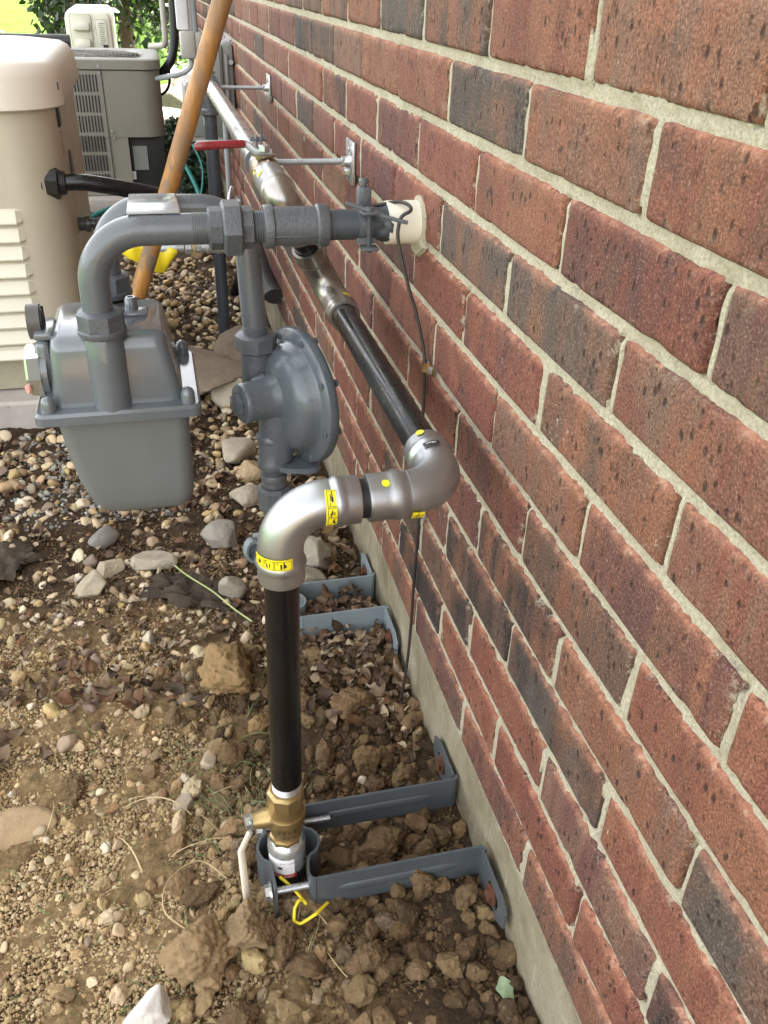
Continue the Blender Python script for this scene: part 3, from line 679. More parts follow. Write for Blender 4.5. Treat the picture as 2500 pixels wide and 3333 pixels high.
bm = BM(); p = fillet([(VX - .040, .640, .010), (VX - .0405, .638, -.010), (VX - .053, .632, -.030), (VX - .051, .596, -.122)], .008, 5)
sweep(bm, p[:6], .0065, 16, True, .3); l2 = finish('lever', bm, 'zinc', v2)
bm = BM(); sweep(bm, [p[4]] + [tuple(Vector(p[-2]).lerp(Vector(p[-1]), t)) for t in (0, .4, .8, .96, 1)], [.0042, .0048, .0050, .0047, .0040, .0025], 18, True, .6); finish('grip', bm, 'white_lever', l2)

rs = thing('riser_sleeve', 'silver riser head with white warning label below the brass valve', 'riser', (-.230, .641, -.17))
bm = BM(); revolve(bm, [(0, 0), (0, .0215), (.038, .0221), (.047, .0170), (.050, .0135), (.058, .0135), (.058, 0)], (-.2285, .642, -.082), (0, 0, 1), 44)
finish('sleeve_head', bm, 'zinc_sleeve', rs)
bm = BM(); revolve(bm, [(0, 0), (0, .0185), (.070, .0190), (.085, .0205), (.098, .0212), (.104, .0218), (.108, .0218), (.108, 0)], (-.2285, .642, -.186), (0, 0, 1), 44); finish('sleeve_body', bm, 'dark_riser', rs)
s7 = cyl_surf((-.2285, .642, -.084), (0, 0, 1), to_cam((-.2285, .642, -.07), (0, 0, 1)), .0220)
bm = BM(); put_rect(bm, -.026, .008, .0085, .034, s7, .0004, 12, 3); lbo = finish('warning_label', bm, 'white_label', rs)
bm = BM(); put_rect(bm, -.026, .010, .0020, .0085, s7, .0005, 12, 1); finish('red_band', bm, 'red_label', lbo)
bm = BM(); put_text(bm, 'DO NOT BURY', .0050, -.0085, .0052, s7, .0008, 0, .9, .0002); finish('print', bm, 'white_label', lbo, False)
bm = BM(); put_text(bm, 'DATE 11/24/2022', .0026, .0005, .028, s7, .0008); finish('date_print', bm, 'ink', lbo, False)
bm = BM(); put_rect(bm, -.011, -.006, .018, .0215, s7, .0008); finish('print_mark', bm, 'ink', lbo, False)

# ------------------------------------------------------------------ wall brackets
def plate_hole(bm, org, uy, uz, outer, inner, th, nrm):
    o = Vector(org); Y_, Z_, N_ = Vector(uy), Vector(uz), Vector(nrm)
    def ring(pts, s): return [bm.verts.new(o + Y_ * a + Z_ * b + N_ * s) for a, b in pts]
    A0, A1, B0, B1 = ring(outer, 0), ring(outer, th), ring(inner, 0), ring(inner, th); n = len(outer)
    for i in range(n):
        j = (i + 1) % n
        bm.faces.new((A0[i], A0[j], B0[j], B0[i])); bm.faces.new((A1[j], A1[i], B1[i], B1[j]))
        bm.faces.new((A0[j], A0[i], A1[i], A1[j])); bm.faces.new((B0[i], B0[j], B1[j], B1[i]))
def resample(poly, n):
    P = [Vector((a, b)) for a, b in poly]; L = [0]
    for i in range(len(P)): L.append(L[-1] + (P[(i + 1) % len(P)] - P[i]).length)
    out = []
    cs = list(L[:-1])
    for k in range(n):
        d = L[-1] * k / n
        # keep the corners sharp
        c = min(cs, key=lambda q: abs(q - d)); d = c if abs(c - d) < L[-1] / n / 2 else d
        i = max(q for q in range(len(P)) if L[q] <= d + 1e-9); t = (d - L[i]) / (L[i + 1] - L[i]); out.append(tuple(P[i].lerp(P[(i + 1) % len(P)], t)))
    return out
def bracket(name, label, yn, yf, xs, zt, hgt, mat, clamp, rp=.0215, rib=True):
    """yn, yf: near and far legs; xs: saddle plane; pipe centre between the legs"""
    yc = (yn + yf) / 2; t = thing(name, label, 'bracket', (0, yc, zt - hgt), 'steel pipe brackets on the foundation')
    th = .0032; zb = zt - hgt; xw = -.0035
    def leg(y, s):
        bm = BM(); pts = fillet([(xw, y, 0), (xs, y, 0)], 0)
        P = [(xw - .004 + (xs - xw + .010) * q / 14, y, 0) for q in range(15)]
        strip(bm, P, zb, zt, th)
        o = finish('arm', bm, mat, t)
        if rib:
            bm = BM(); L0, L1 = xs + .028, xw - .028; zc = (zt + zb) / 2
            n = 14; prof = []
            rings = []
            for q in range(n + 1):
                u = L0 + (L1 - L0) * q / n; e = min(1, min(q, n - q) / 1.5 + .02); ring = []
                for k in range(9): a = math.pi * k / 8; ring.append((u, y - th / 2 + .0003 - .0026 * e * math.sin(a), zc - .0068 * math.cos(a) * (e ** .5)))
                rings.append([bm.verts.new(r_) for r_ in ring])
            for p_, q_ in zip(rings, rings[1:]):
                for k in range(8): bm.faces.new((p_[k], q_[k], q_[k + 1], p_[k + 1]))
            finish('rib', bm, mat, o)
        # tab turned along the wall
        bm = BM(); d = s
        arc = [(xw - .004 - .006 * (1 - math.sin(a_)) * 1 + .006, y + d * (.006 - .006 * math.cos(a_)), 0) for a_ in [math.pi / 2 * q / 5 for q in range(6)]]
        strip(bm, arc, zb, zt, th)
        ou = resample([(0, 0), (.055, 0), (.078, hgt * .30), (.078, hgt * .80), (.060, hgt), (0, hgt)], 32)
        inn = resample([(.030, hgt * .30), (.052, hgt * .26), (.058, hgt * .40), (.058, hgt * .62), (.050, hgt * .74), (.030, hgt * .72), (.026, hgt * .5)], 32)
        plate_hole(bm, (xw, y + d * .006, zb), (0, d, 0), (0, 0, 1), ou, inn, -th * .9, (1, 0, 0))
        bmesh.ops.recalc_face_normals(bm, faces=bm.faces)
        tb = finish('tab', bm, mat, t)
        bm = BM(); hexa(bm, (xw - th, y + d * .047, zb + hgt * .5), (-1, 0, 0), .0078, .007, .3); revolve(bm, [(0, 0), (0, .013), (.002, .013), (.002, 0)], (xw - th, y + d * .047, zb + hgt * .5), (-1, 0, 0), 20)
        finish('bolt', bm, 'rust', t)
    leg(yn, -1); leg(yf, 1)
    # saddle: S-curve hugging the pipe, open towards the pipe
    g = rp * 1.02
    pts = fillet([(xs + .002, yn, 0), (xs, yn + .003, 0), (xs + .001, yc - g * 1.05, 0), (xs + .015, yc - g * .75, 0), (xs + .020, yc, 0), (xs + .015, yc + g * .75, 0), (xs + .001, yc + g * 1.05, 0), (xs, yf - .003, 0), (xs + .002, yf, 0)], [.004, .006, .012, .016, .012, .006, .004], 6) if False else bez([(xs + .006, yn, 0), (xs + .001, yn + .003, 0), (xs - .001, yn + .012, 0), (xs + .003, yc - g * .95, 0), (xs + .013, yc - g * .62, 0), (xs + .018, yc, 0), (xs + .013, yc + g * .62, 0), (xs + .003, yc + g * .95, 0), (xs - .001, yf - .012, 0), (xs + .001, yf - .003, 0), (xs + .006, yf, 0)], 6)
    bm = BM(); strip(bm, pts, zb, zt, th); finish('saddle', bm, mat, t)
    if clamp:
        xc = xs - .042
        pts = bez([(xc + .002, yn - .004, 0), (xc + .001, yn + .014, 0), (xc - .001, yc - g * .95, 0), (xc - .008, yc - g * .6, 0), (xc - .012, yc, 0), (xc - .008, yc + g * .6, 0), (xc - .001, yc + g * .95, 0), (xc + .001, yf - .014, 0), (xc + .002, yf + .004, 0)], 6)
        pts = [(2 * xc - p.x - .004 if False else p.x, p.y, 0) for p in pts]
        bm = BM(); strip(bm, pts, zb - .006, zt + .001, th); finish('clamp_strap', bm, mat, t)
        for yb, L in ((yn + .008, .052), (yf - .008, .082)):
            bm = BM(); hexa(bm, (xc - .002, yb, zt - hgt * .42), (-1, 0, 0), .0092, .008, .25)
            revolve(bm, [(0, 0), (0, .0115), (.0022, .0115), (.0022, 0)], (xc - .002, yb, zt - hgt * .42), (-1, 0, 0), 20)
            threads(bm, (xc, yb, zt - hgt * .42), (1, 0, 0), .0044, L, .0016, .0006, 16); finish('bolt', bm, 'zinc', t)
    return t
bracket('wall_bracket', 'slate grey bracket clamping the black pipe near the brass valve', .595, .697, -.208, -.056, .050, 'bracket_grey', True)
bracket('wall_bracket', 'pale grey bracket filled with dead leaves at the farther riser', 1.070, 1.157, -.147, -.066, .052, 'light_grey', False, rib=False)

bm = BM(); Wp = [(-.241, .618, -.073), (-.228, .606, -.081), (-.216, .590, -.089), (-.2155, .589, -.090)]
sweep(bm, bez(Wp, 6), .0019, 10)
sweep(bm, fillet([(-.219, .590, -.083), (-.2235, .588, -.080), (-.229, .582, -.084), (-.2315, .574, -.096), (-.2240, .571, -.098), (-.206, .574, -.090), (-.190, .590, -.098)], .004, 4), .0019, 10)
tag(finish('tracer_wire', bm, 'yellow'), 'bent yellow tracer wire twisted round the lower clamp bolt', 'wire')

# ================================================================== GAS METER
MX = -.376; NY, FY = 1.0, 1.137
mt = thing('gas_meter', 'grey diaphragm gas meter hanging from two bent pipes', 'gas meter', (-.37, 1.068, .21))
bm = BM()
loft(bm, [rrect(-.446, -.292, .996, 1.150, .358, .014), rrect(-.4425, -.298, .998, 1.146, .39, .014), rrect(-.4395, -.3045, 1.001, 1.140, .425, .014), rrect(-.437, -.307, 1.004, 1.137, .437, .013), rrect(-.431, -.313, 1.010, 1.131, .4425, .011)])
for cy, s in ((NY, 1), (FY + .008, -1)):
    revolve(bm, [(0, 0), (0, .0225), (.05, .0220), (.088, .0218), (.092, .020), (.092, 0)], (MX, cy, .356), (0, 0, 1), 36)
for cx, cy in ((-.449, .992), (-.287, .992), (-.449, 1.152), (-.287, 1.152)):
    revolve(bm, [(0, .0088), (.010, .0085), (.016, .0066), (.0185, .003), (.019, 0)], (cx, cy, .358), (0, 0, 1), 18)
for q in range(2): revolve(bm, [(0, 0), (0, .0085), (.006, .0085), (.018, .0075), (.020, .0055), (.020, .0042), (.014, .0040), (.014, 0)], (-.344, 1.085, .4415), (0, 0, 1), 20) if q == 0 else None
box(bm, (-.350, 1.082, .4435), (.050, .030, .006), .0025)
finish('upper_case', bm, 'meter_grey', mt, ang=45)
bm = BM(); loft(bm, [rrect(-.466, -.272, .976, 1.166, .3440, .012), rrect(-.466, -.272, .976, 1.166, .3545, .012), rrect(-.463, -.275, .979, 1.163, .3580, .011)])
finish('flange', bm, 'meter_grey', mt)
bm = BM()
Ls = []
for z, x0, x1, y0, y1, r in ((.346, -.4455, -.288, .992, 1.148, .016), (.295, -.4390, -.2885, .993, 1.146, .018), (.250, -.4310, -.289, .995, 1.144, .019), (.222, -.4220, -.290, .998, 1.141, .020), (.206, -.4120, -.293, 1.002, 1.136, .021), (.199, -.402, -.299, 1.009, 1.129, .021)):
    Ls.append(rrect(x0, x1, y0, y1, z, r, 7))
loft(bm, Ls); bmesh.ops.recalc_face_normals(bm, faces=bm.faces); finish('lower_case', bm, 'meter_lower', mt, ang=50)
# index on the left side
bm = BM(); box(bm, (-.4475, 1.052, .398), (.016, .074, .070), .006); box(bm, (-.4455, 1.052, .4375), (.020, .060, .008), .002)
revolve(bm, [(0, 0), (0, .033), (.011, .033), (.013, .031), (.013, 0)], (-.446, 1.040, .392), (-1, 0, 0), 32)
ih = finish('index_housing', bm, 'meter_grey', mt)
bm = BM(); revolve(bm, [(0, .034), (.0, .0345), (.014, .0325), (.017, .029), (.017, .027), (.002, .032)], (-.4535, 1.038, .392), (-1, 0, 0), 8); finish('index_cover', bm, 'clear', ih, False)
bm = BM(); loft(bm, [[(-.4475 - .015 * q, 1.052 + .018 * math.cos(a), .447 + .021 * math.sin(a)) for a in [2 * math.pi * k / 28 for k in range(28)]] for q in (0, .08, 1)])
hd = finish('hood', bm, 'hood', mt)
bm = BM(); loft(bm, [[(-.4470 + .0012 * q, 1.052 + .0155 * math.cos(a), .447 + .0185 * math.sin(a)) for a in [2 * math.pi * k / 28 for k in range(28)]] for q in (0, 1)])
for q in (-.008, .006): box(bm, (-.4455, 1.052 + q, .447), (.003, .002, .034))
finish('hood_face', bm, 'black_rubber', hd)
bm = BM(); revolve(bm, [(0, 0), (0, .0052), (.003, .0052), (.003, 0)], (-.469, 1.010, .380), (-.8, -.6, 0), 16); finish('seal', bm, 'red_seal', ih)

def swivel(parent, c, ztop):
    bm = BM(); hexa(bm, (c[0], c[1], ztop - .024), (0, 0, 1), .0272, .024, .25, (1, .35, 0), 8)
    revolve(bm, [(0, 0), (0, .0262), (.003, .0278), (.007, .0278), (.0085, .0262), (.0085, 0)], (c[0], c[1], ztop - .0295), (0, 0, 1), 32)
    return finish('swivel_nut', bm, 'grey_rough', parent)
# near pipe: meter to wall
mp = thing('meter_outlet_pipe', 'near grey bent pipe from the meter through union and tee to the wall', 'pipe', (-.2, 1.0, .54))
bm = BM(); sweep(bm, fillet([(MX - .002, 1.0, .452), (MX - .001, 1.0, .5625), (-.20, 1.0, .5625)], .058, 18), .0170, 36); finish('bent_pipe', bm, 'grey_paint', mp)
swivel(mp, (MX, 1.0), .4755)
bm = BM(); revolve(bm, [(0, 0), (0, .019), (.004, .019), (.004, 0)], (MX, 1.0, .443), (0, 0, 1), 28); finish('gasket', bm, 'rust', mp)
bm = BM(); threads(bm, (-.266, 1.0, .5625), (1, 0, 0), .0176, .022, .0024); finish('thread', bm, 'grey_rough', mp)
un = BM(); hexa(un, (-.2475, 1.0, .5625), (1, 0, 0), .0235, .017, .2, (0, .3, 1), 8)
hexa(un, (-.2320, 1.0, .5625), (1, 0, 0), .0315, .0225, .12, (0, .55, 1), 6); hexa(un, (-.2110, 1.0, .5625), (1, 0, 0), .0235, .0145, .2, (0, .3, 1), 8)
finish('union', un, 'grey_rough', mp, ang=30)
bm = BM(); threads(bm, (-.1970, 1.0, .5625), (1, 0, 0), .0180, .014, .0024); finish('thread', bm, 'grey_rough', mp)
bm = BM(); revolve(bm, [(0, 0), (0, .0228), (.002, .0240), (.010, .0240), (.012, .0215), (.060, .0215), (.062, .0238), (.071, .0240), (.074, .0228), (.074, 0)], (-.1855, 1.0, .5625), (1, 0, 0), 36)
box(bm, (-.149, .9795, .556), (.070, .003, .0016), .0006)
finish('tee', bm, 'grey_rough', mp)
bm = BM(); sweep(bm, [(-.115, 1.0, .5625), (.01, 1.0, .5625)], .0170, 32); finish('nipple', bm, 'dark_conduit', mp)
bm = BM(); threads(bm, (-.1115, 1.0, .5625), (1, 0, 0), .0176, .008, .0024); finish('thread', bm, 'grey_rough', mp)
bm = BM(); revolve(bm, [(0, .0175), (0, .0242), (.002, .0246), (.040, .0246), (.044, .0240)], (-.0415, 1.004, .5625), (1, 0, 0), 44)
bmesh.ops.recalc_face_normals(bm, faces=bm.faces); tag(finish('wall_sleeve', bm, 'pvc'), 'cream plastic sleeve where the grey pipe enters the bricks', 'sleeve')
bm = BM()
n_ = 60; rg_ = []
for k in range(n_):   # mastic around the sleeve
    an = 2 * math.pi * k / n_; ring = []
    ex = .0018 * noise.noise(Vector((math.cos(an) * 3, math.sin(an) * 3, 2))); ex += .006 if -2.6 < an - 2 * math.pi * (an > math.pi) < -1.2 else 0
    for q in range(8):
        bq = math.pi * 2 * q / 8; rad = .0258 + ex * .6 + (.0042 + ex) * math.cos(bq); ring.append(bm.verts.new((.0005 - (.0045 + ex * .4) * math.sin(bq), 1.004 + rad * math.cos(an), .5625 + rad * math.sin(an))))
    rg_.append(ring)
for k in range(n_):
    for q in range(8): bm.faces.new((rg_[k][q], rg_[(k + 1) % n_][q], rg_[(k + 1) % n_][(q + 1) % 8], rg_[k][(q + 1) % 8]))
finish('mastic', bm, 'mortar', bpy.data.objects['wall_sleeve'])
bm = BM(); r = bmesh.ops.create_cone(bm, cap_ends=False, segments=40, radius1=1, radius2=1, depth=1)
bmesh.ops.subdivide_edges(bm, edges=[e for e in bm.edges if abs(e.verts[0].co.z - e.verts[1].co.z) > .5], cuts=5)
for v in bm.verts:
    an = math.atan2(v.co.y, v.co.x); t = v.co.z + .5; rr_ = .0172 + .0035 * t + .0028 * noise.noise(Vector((math.cos(an) * 3, math.sin(an) * 3, t * 3)))
    v.co = Vector((-.058 + t * .020 + .003 * noise.noise(Vector((math.cos(an) * 4, math.sin(an) * 4, 7))), 1.0 + rr_ * math.cos(an), .5625 + rr_ * math.sin(an)))
finish('tape_wrap', bm, 'dark_conduit', mp)
# plate tying the two bent pipes
bm = BM(); tp = Matrix.Rotation(R(-4.6), 4, 'X'); box(bm, (-.305, 1.066, .5765), (.056, .140, .004), .001, tp); box(bm, (-.2775, 1.066, .5705), (.003, .136, .014), .001, tp)
finish('tie_plate', bm, 'tie', mp)
# rear loop
rl = thing('meter_inlet_pipe', 'farther grey pipe loop from the meter down to the regulator', 'pipe', (-.25, 1.14, .54))
bm = BM(); sweep(bm, fillet([(MX + .006, FY + .006, .452), (MX + .006, FY + .004, .5545), (-.194, 1.135, .5545), (-.188, 1.125, .38)], .058, 18), .0165, 36); finish('bent_pipe', bm, 'grey_paint', rl)
swivel(rl, (MX + .006, FY + .006), .4755)
bm = BM(); revolve(bm, [(0, 0), (0, .021), (.012, .021), (.012, 0)], (MX + .006, FY + .006, .436), (0, 0, 1), 28); finish('gasket', bm, 'black_rubber', rl)
bm = BM(); threads(bm, (-.188, 1.125, .390), (0, 0, 1), .0174, .014, .0024); finish('thread', bm, 'grey_rough', rl)

# ================================================================== REGULATOR
NR = Vector((-.94, -.34, 0)).normalized(); RCn = Vector((-.134, 1.100, .305)); TR = Vector((.34, -.94, 0)).normalized()
rg = thing('pressure_regulator', 'round grey gas pressure regulator with bolted diaphragm case', 'regulator', (-.17, 1.10, .19))
bm = BM()
revolve(bm, [(-.004, 0), (-.004, .0950), (.003, .0955), (.005, .0945), (.0065, .0800), (.0095, .0765), (.020, .0740), (.030, .0680), (.037, .058), (.041, .046), (.043, .034)], RCn, NR, 64)
sweep(bm, [RCn + NR * .034 + Vector((0, 0, .004)), RCn + NR * .030 + Vector((0, 0, -.02)), RCn + NR * .036 + Vector((0, 0, -.06)), RCn + NR * .037 + Vector((0, 0, -.088))], [.030, .030, .0265, .0215], 32)
finish('diaphragm_case', bm, 'reg_grey', rg, ang=60)
bm = BM(); revolve(bm, [(-.010, 0), (-.0105, .050), (-.0095, .085), (-.008, .0965), (-.0042, .0970), (-.0042, 0)], RCn, NR, 64)
revolve(bm, [(-.030, 0), (-.030, .045), (-.018, .068), (-.0105, .078)], RCn, NR, 48); bmesh.ops.recalc_face_normals(bm, faces=bm.faces); finish('rear_cover', bm, 'bracket_grey', rg, ang=60)
bm = BM(); revolve(bm, [(.038, .0370), (.050, .0305), (.058, .0282), (.082, .0272), (.0825, .0280), (.088, .0277), (.090, .0262), (.0902, .0252), (.091, 0)], RCn + Vector((0, 0, .008)), NR, 44); sc_ = finish('spring_tower', bm, 'reg_grey', rg, ang=60)
bm = BM(); hexa(bm, RCn + Vector((0, 0, .008)) + NR * .0905, NR, .0158, .009, .2, (0, 0, 1)); finish('cap_plug', bm, 'reg_grey', sc_, ang=30)
for k in range(8):
    a = R(22.5 + 45 * k + 8); c = RCn + (TR * math.cos(a) + Vector((0, 0, 1)) * math.sin(a)) * .0875
    bm = BM(); hexa(bm, c + NR * .005, NR, .0048, .0045, .2); hexa(bm, c - NR * .012, -NR, .0058, .0045, .2); box(bm, c + NR * .0098, (.0006, .0012, .0075)); finish('case_bolt', bm, 'reg_grey', rg)
# raised cast marks
bm = BM(); rr = random.Random(5)
for row, (zz, n, s_) in enumerate(((.047, 9, .0034), (.0415, 8, .0022), (.037, 5, .0020))):
    for q in range(n):
        a0 = TR * (-.018 + q * .0042 + row * .003 * (row == 2)) + Vector((0, 0, zz)); hgt = .0385 - .10 * max(0, (a0.length - .042)) * .9
        for e in range(2):
            c = RCn + a0 + NR * (.0415 - (a0.length - .040) * .42) + TR * rr.uniform(-.0012, .0012)
            box(bm, c, (.0007, .0007, s_ * rr.uniform(.6, 1.2)), 0, Matrix.Rotation(rr.uniform(-.7, .7), 4, NR))
finish('cast_mark', bm, 'reg_grey', rg)
# body between the upper and lower pipe
BX, BY = -.1755, 1.0855
bm = BM(); revolve(bm, [(0, 0), (0, .0195), (.004, .0225), (.012, .0225), (.016, .0205), (.045, .0205), (.047, .0225), (.052, .0225), (.056, .020), (.056, 0)], (BX, BY, .203), (0, 0, 1), 36)
fl = []
for k in range(36):
    a = 2 * math.pi * k / 36; c_, s_ = math.cos(a), math.sin(a); L = .030 if True else 0
    u = (1 if c_ > 0 else -1) * abs(c_) ** .7; fl.append((BX + .030 + (-TR.x * -1) * 0 + .058 * u * .62 * Vector((1, -.25, 0)).normalized().x, BY - .010 + .058 * u * .62 * Vector((1, -.25, 0)).normalized().y + s_ * .021, 0))
loft(bm, [[(p[0], p[1], .2055) for p in fl], [(p[0], p[1], .2135) for p in fl]])
finish('outlet_body', bm, 'reg_grey', rg)
bm = BM(); hexa(bm, (-.188, 1.125, .366), (0, 0, 1), .0285, .026, .22, None, 8); revolve(bm, [(0, 0), (0, .0225), (.075, .0215), (.075, 0)], (-.188, 1.125, .295), (0, 0, 1), 32)
sweep(bm, [(-.188, 1.125, .325), (-.180, 1.122, .285), (-.150, 1.116, .255)], [.021, .026, .028], 24)
finish('inlet_body', bm, 'grey_rough', rg)
bm = BM(); box(bm, (-.196, 1.092, .322), (.050, .014, .030), .006, Matrix.Rotation(R(-32), 4, 'Y')); hexa(bm, (-.203, 1.084, .311), (0, -1, 0), .0055, .004); finish('vent_flange', bm, 'reg_grey', rg)

# lower riser of the regulator
lr = thing('riser_pipe', 'dark grey riser with union nut below the round regulator', 'pipe', (BX, BY, -.16))
bm = BM(); sweep(bm, [(BX + .004, BY + .018, -.17), (BX, BY, .215)], .0168, 28); finish('pipe', bm, 'dark_conduit', lr)
bm = BM(); threads(bm, (BX, BY, .195), (0, 0, 1), .0172, .011, .0024); revolve(bm, [(0, 0), (0, .0190), (.005, .0190), (.006, .0180), (.010, .0180), (.011, .0195), (.018, .0195), (.020, .018), (.020, 0)], (BX, BY, .175), (0, 0, 1), 28); finish('thread', bm, 'grey_rough', lr)
bm = BM(); hexa(bm, (BX + .0005, BY + .001, .133), (0, 0, 1), .0262, .040, .25, (1, .3, 0), 8); finish('union', bm, 'grey_rough', lr, ang=30)
bm = BM(); revolve(bm, [(-.006, .014), (-.006, .0195), (.006, .0195), (.006, .014), (-.006, .014)], (-.215, 1.06, .080), (.35, -1, 0), 24, None, 1, .62); box(bm, (-.197, 1.075, .092), (.03, .012, .012), .004); finish('lock_wing', bm, 'light_grey', lr)

# ------------------------------------------------------------------ bonding clamp and ground wire
gc = thing('ground_clamp', 'grey grounding clamp bolted on the pipe beside the cream sleeve', 'clamp', (-.0695, 1.0, .54))
bm = BM(); strip(bm, bez([(-.0800, .9805, 0), (-.0800, .9795, 0), (-.0665, .9790, 0), (-.0590, .9795, 0)], 3), .545, .552, .001)
revolve(bm, [(-.0075, .0172), (-.0075, .0205), (.0075, .0205), (.0075, .0172), (-.0075, .0172)], (-.0695, 1.0, .5625), (1, 0, 0), 32)
box(bm, (-.0695, .998, .5905), (.016, .014, .030), .003)
box(bm, (-.0675, .975, .5815), (.021, .018, .0035), .0012); box(bm, (-.0675, .975, .5415), (.021, .018, .0035), .0012)
finish('clamp_body', bm, 'grey_rough', gc)
bm = BM(); revolve(bm, [(0, 0), (0, .0060), (.0022, .0060), (.0040, .0045), (.0046, 0)], (-.0675, .975, .5833), (0, 0, 1), 18); threads(bm, (-.0675, .975, .536), (0, 0, 1), .0028, .046, .0014, .0005, 12); finish('screw', bm, 'bracket_grey', gc)
bm = BM(); revolve(bm, [(0, 0), (0, .0030), (.004, .0028), (.004, .0062), (.0065, .0060), (.0085, .0040), (.009, 0)], (-.0695, .998, .605), (0, 0, 1), 18); finish('screw', bm, 'bracket_grey', gc)
bm = BM(); wp = [(-.066, 1.012, .578), (-.045, 1.006, .583), (-.030, .992, .5885), (-.022, .978, .588), (-.0215, .968, .584), (-.0320, .968, .577), (-.0360, .966, .562), (-.0350, .964, .548), (-.0330, .960, .536), (-.026, .950, .505), (-.016, .943, .472), (-.009, .935, .440), (-.0065, .930, .4215), (-.0065, .927, .408), (-.006, .925, .385), (-.0062, .922, .33), (-.0052, .920, .27), (-.0065, .914, .213), (-.0062, .912, .18), (-.0068, .915, .10), (-.008, .912, .03), (-.012, .905, -.03), (-.018, .900, -.09), (-.022, .90, -.15)]
sweep(bm, bez(wp, 6), .0021, 12); gw = tag(finish('ground_wire', bm, 'wire'), 'thin brown ground wire stapled down the bricks from the clamp', 'wire')
bm = BM(); sweep(bm, bez([(-.095, .975, .592), (-.070, .972, .584), (-.045, .968, .576), (-.025, .966, .571)], 5), .0023, 12); finish('wire_tail', bm, 'wire_grey', gw)
def clip(y, z, lab):
    t = thing('wire_clip', lab, 'clip', (0, y, z), 'clips holding the ground wire')
    bm = BM(); strip(bm, bez([(-.001, y + .009, 0), (-.006, y + .006, 0), (-.0092, y + .001, 0), (-.006, y - .003, 0), (-.0012, y - .006, 0), (-.0008, y - .016, 0)], 4), z - .006, z + .006, .0008); finish('strap', bm, 'copper', t)
    bm = BM(); hexa(bm, (-.001, y - .011, z - .001), (-1, 0, 0), .0048, .005, .3); finish('screw', bm, 'zinc', t)
clip(.927, .4105, 'upper brass clip on the brown ground wire'); clip(.914, .213, 'lower brass clip on the brown ground wire under the silver elbow')

# ================================================================== GENERATOR
GX1 = -.492; GY0, GY1 = 2.02, 2.74; GX0 = -1.75
ge = thing('generator', 'beige standby generator with louvred front on a concrete slab', 'generator', (-1.1, 2.38, -.05))
def gloop(z, ins=0., rn=.10):
    x0, x1, y0, y1 = GX0 + ins, GX1 - ins, GY0 + ins, GY1 - ins; out = []
    for cx, cy, a0, r in ((x1 - .05, y1 - .05, 0, .05), (x0 + .05, y1 - .05, 90, .05), (x0 + rn, y0 + rn, 180, rn), (x1 - rn, y0 + rn, 270, rn)):
        for k in range(11): a = R(a0 + 9 * k); out.append((cx + r * math.cos(a), cy + r * math.sin(a), z))
    return out
bm = BM(); loft(bm, [gloop(.055), gloop(.56)]); body = finish('body', bm, 'beige', ge, ang=50)
bm = BM(); loft(bm, [gloop(-.05, .012), gloop(.048, .012)]); finish('base_skirt', bm, 'beige_dark', ge, ang=50)
bm = BM(); loft(bm, [gloop(.044, -.006), gloop(.060, -.006)]); finish('base_rail', bm, 'louvre', ge, ang=50)
bm = BM(); loft(bm, [gloop(.552, -.016, .13), gloop(.556, -.021, .13), gloop(.612, -.013, .13), gloop(.630, -.003, .13), gloop(.640, .014, .13), gloop(.649, .075, .14)]); bmesh.ops.recalc_face_normals(bm, faces=bm.faces); lid = finish('lid', bm, 'beige_light', ge, ang=60)
bm = BM()
for k in range(9):   # louvres pressed out of the front panel
    z = .365 - k * .038
    for x0, x1 in ((-1.10, -.585),):
        P = [(GY0 + .002, z), (GY0 - .004, z - .004), (GY0 - .014, z - .029), (GY0 - .013, z - .032), (GY0 + .002, z - .032)]
        loft(bm, [[(x0, y, zz_) for y, zz_ in P], [(x1 - .012, y, zz_) for y, zz_ in P], [(x1, GY0 + .001 + (y - GY0) * .1, z - .014 + (zz_ - z + .014) * .85) for y, zz_ in P]])
bmesh.ops.recalc_face_normals(bm, faces=bm.faces); finish('louvre_panel', bm, 'louvre', ge, ang=20)
bm = BM(); box(bm, (GX1 + .016, 2.07, .595), (.0025, .006, .014)); finish('lid_slot', bm, 'black_rubber', ge)
bm = BM(); box(bm, (GX1 + .001, 2.14, .528), (.008, .045, .040), .004); finish('latch', bm, 'black_rubber', ge)
bm = BM()
for q in range(6): box(bm, (GX1 + .001, 2.145, .496 - q * .0085), (.0012, .026, .0018))
finish('small_sticker', bm, 'beige_dark', ge)
bm = BM(); revolve(bm, [(0, 0), (0, .038), (.003, .036), (.004, 0)], (GX1 + .001, 2.28, .395), (1, 0, 0), 24, None, 1.15, .8); finish('knockout_plug', bm, 'bracket_grey', ge)
bm = BM(); box(bm, (GX1 + .0005, 2.23, .215), (.001, .04, .09)); finish('sticker', bm, 'beige_light', ge)
gs = BM(); loft(gs, [gloop(-.125, -.06), gloop(-.062, -.06), gloop(-.055, -.053)]); tag(finish('concrete_slab', gs, 'slab', ang=30), 'pale concrete slab under the beige generator', 'slab')
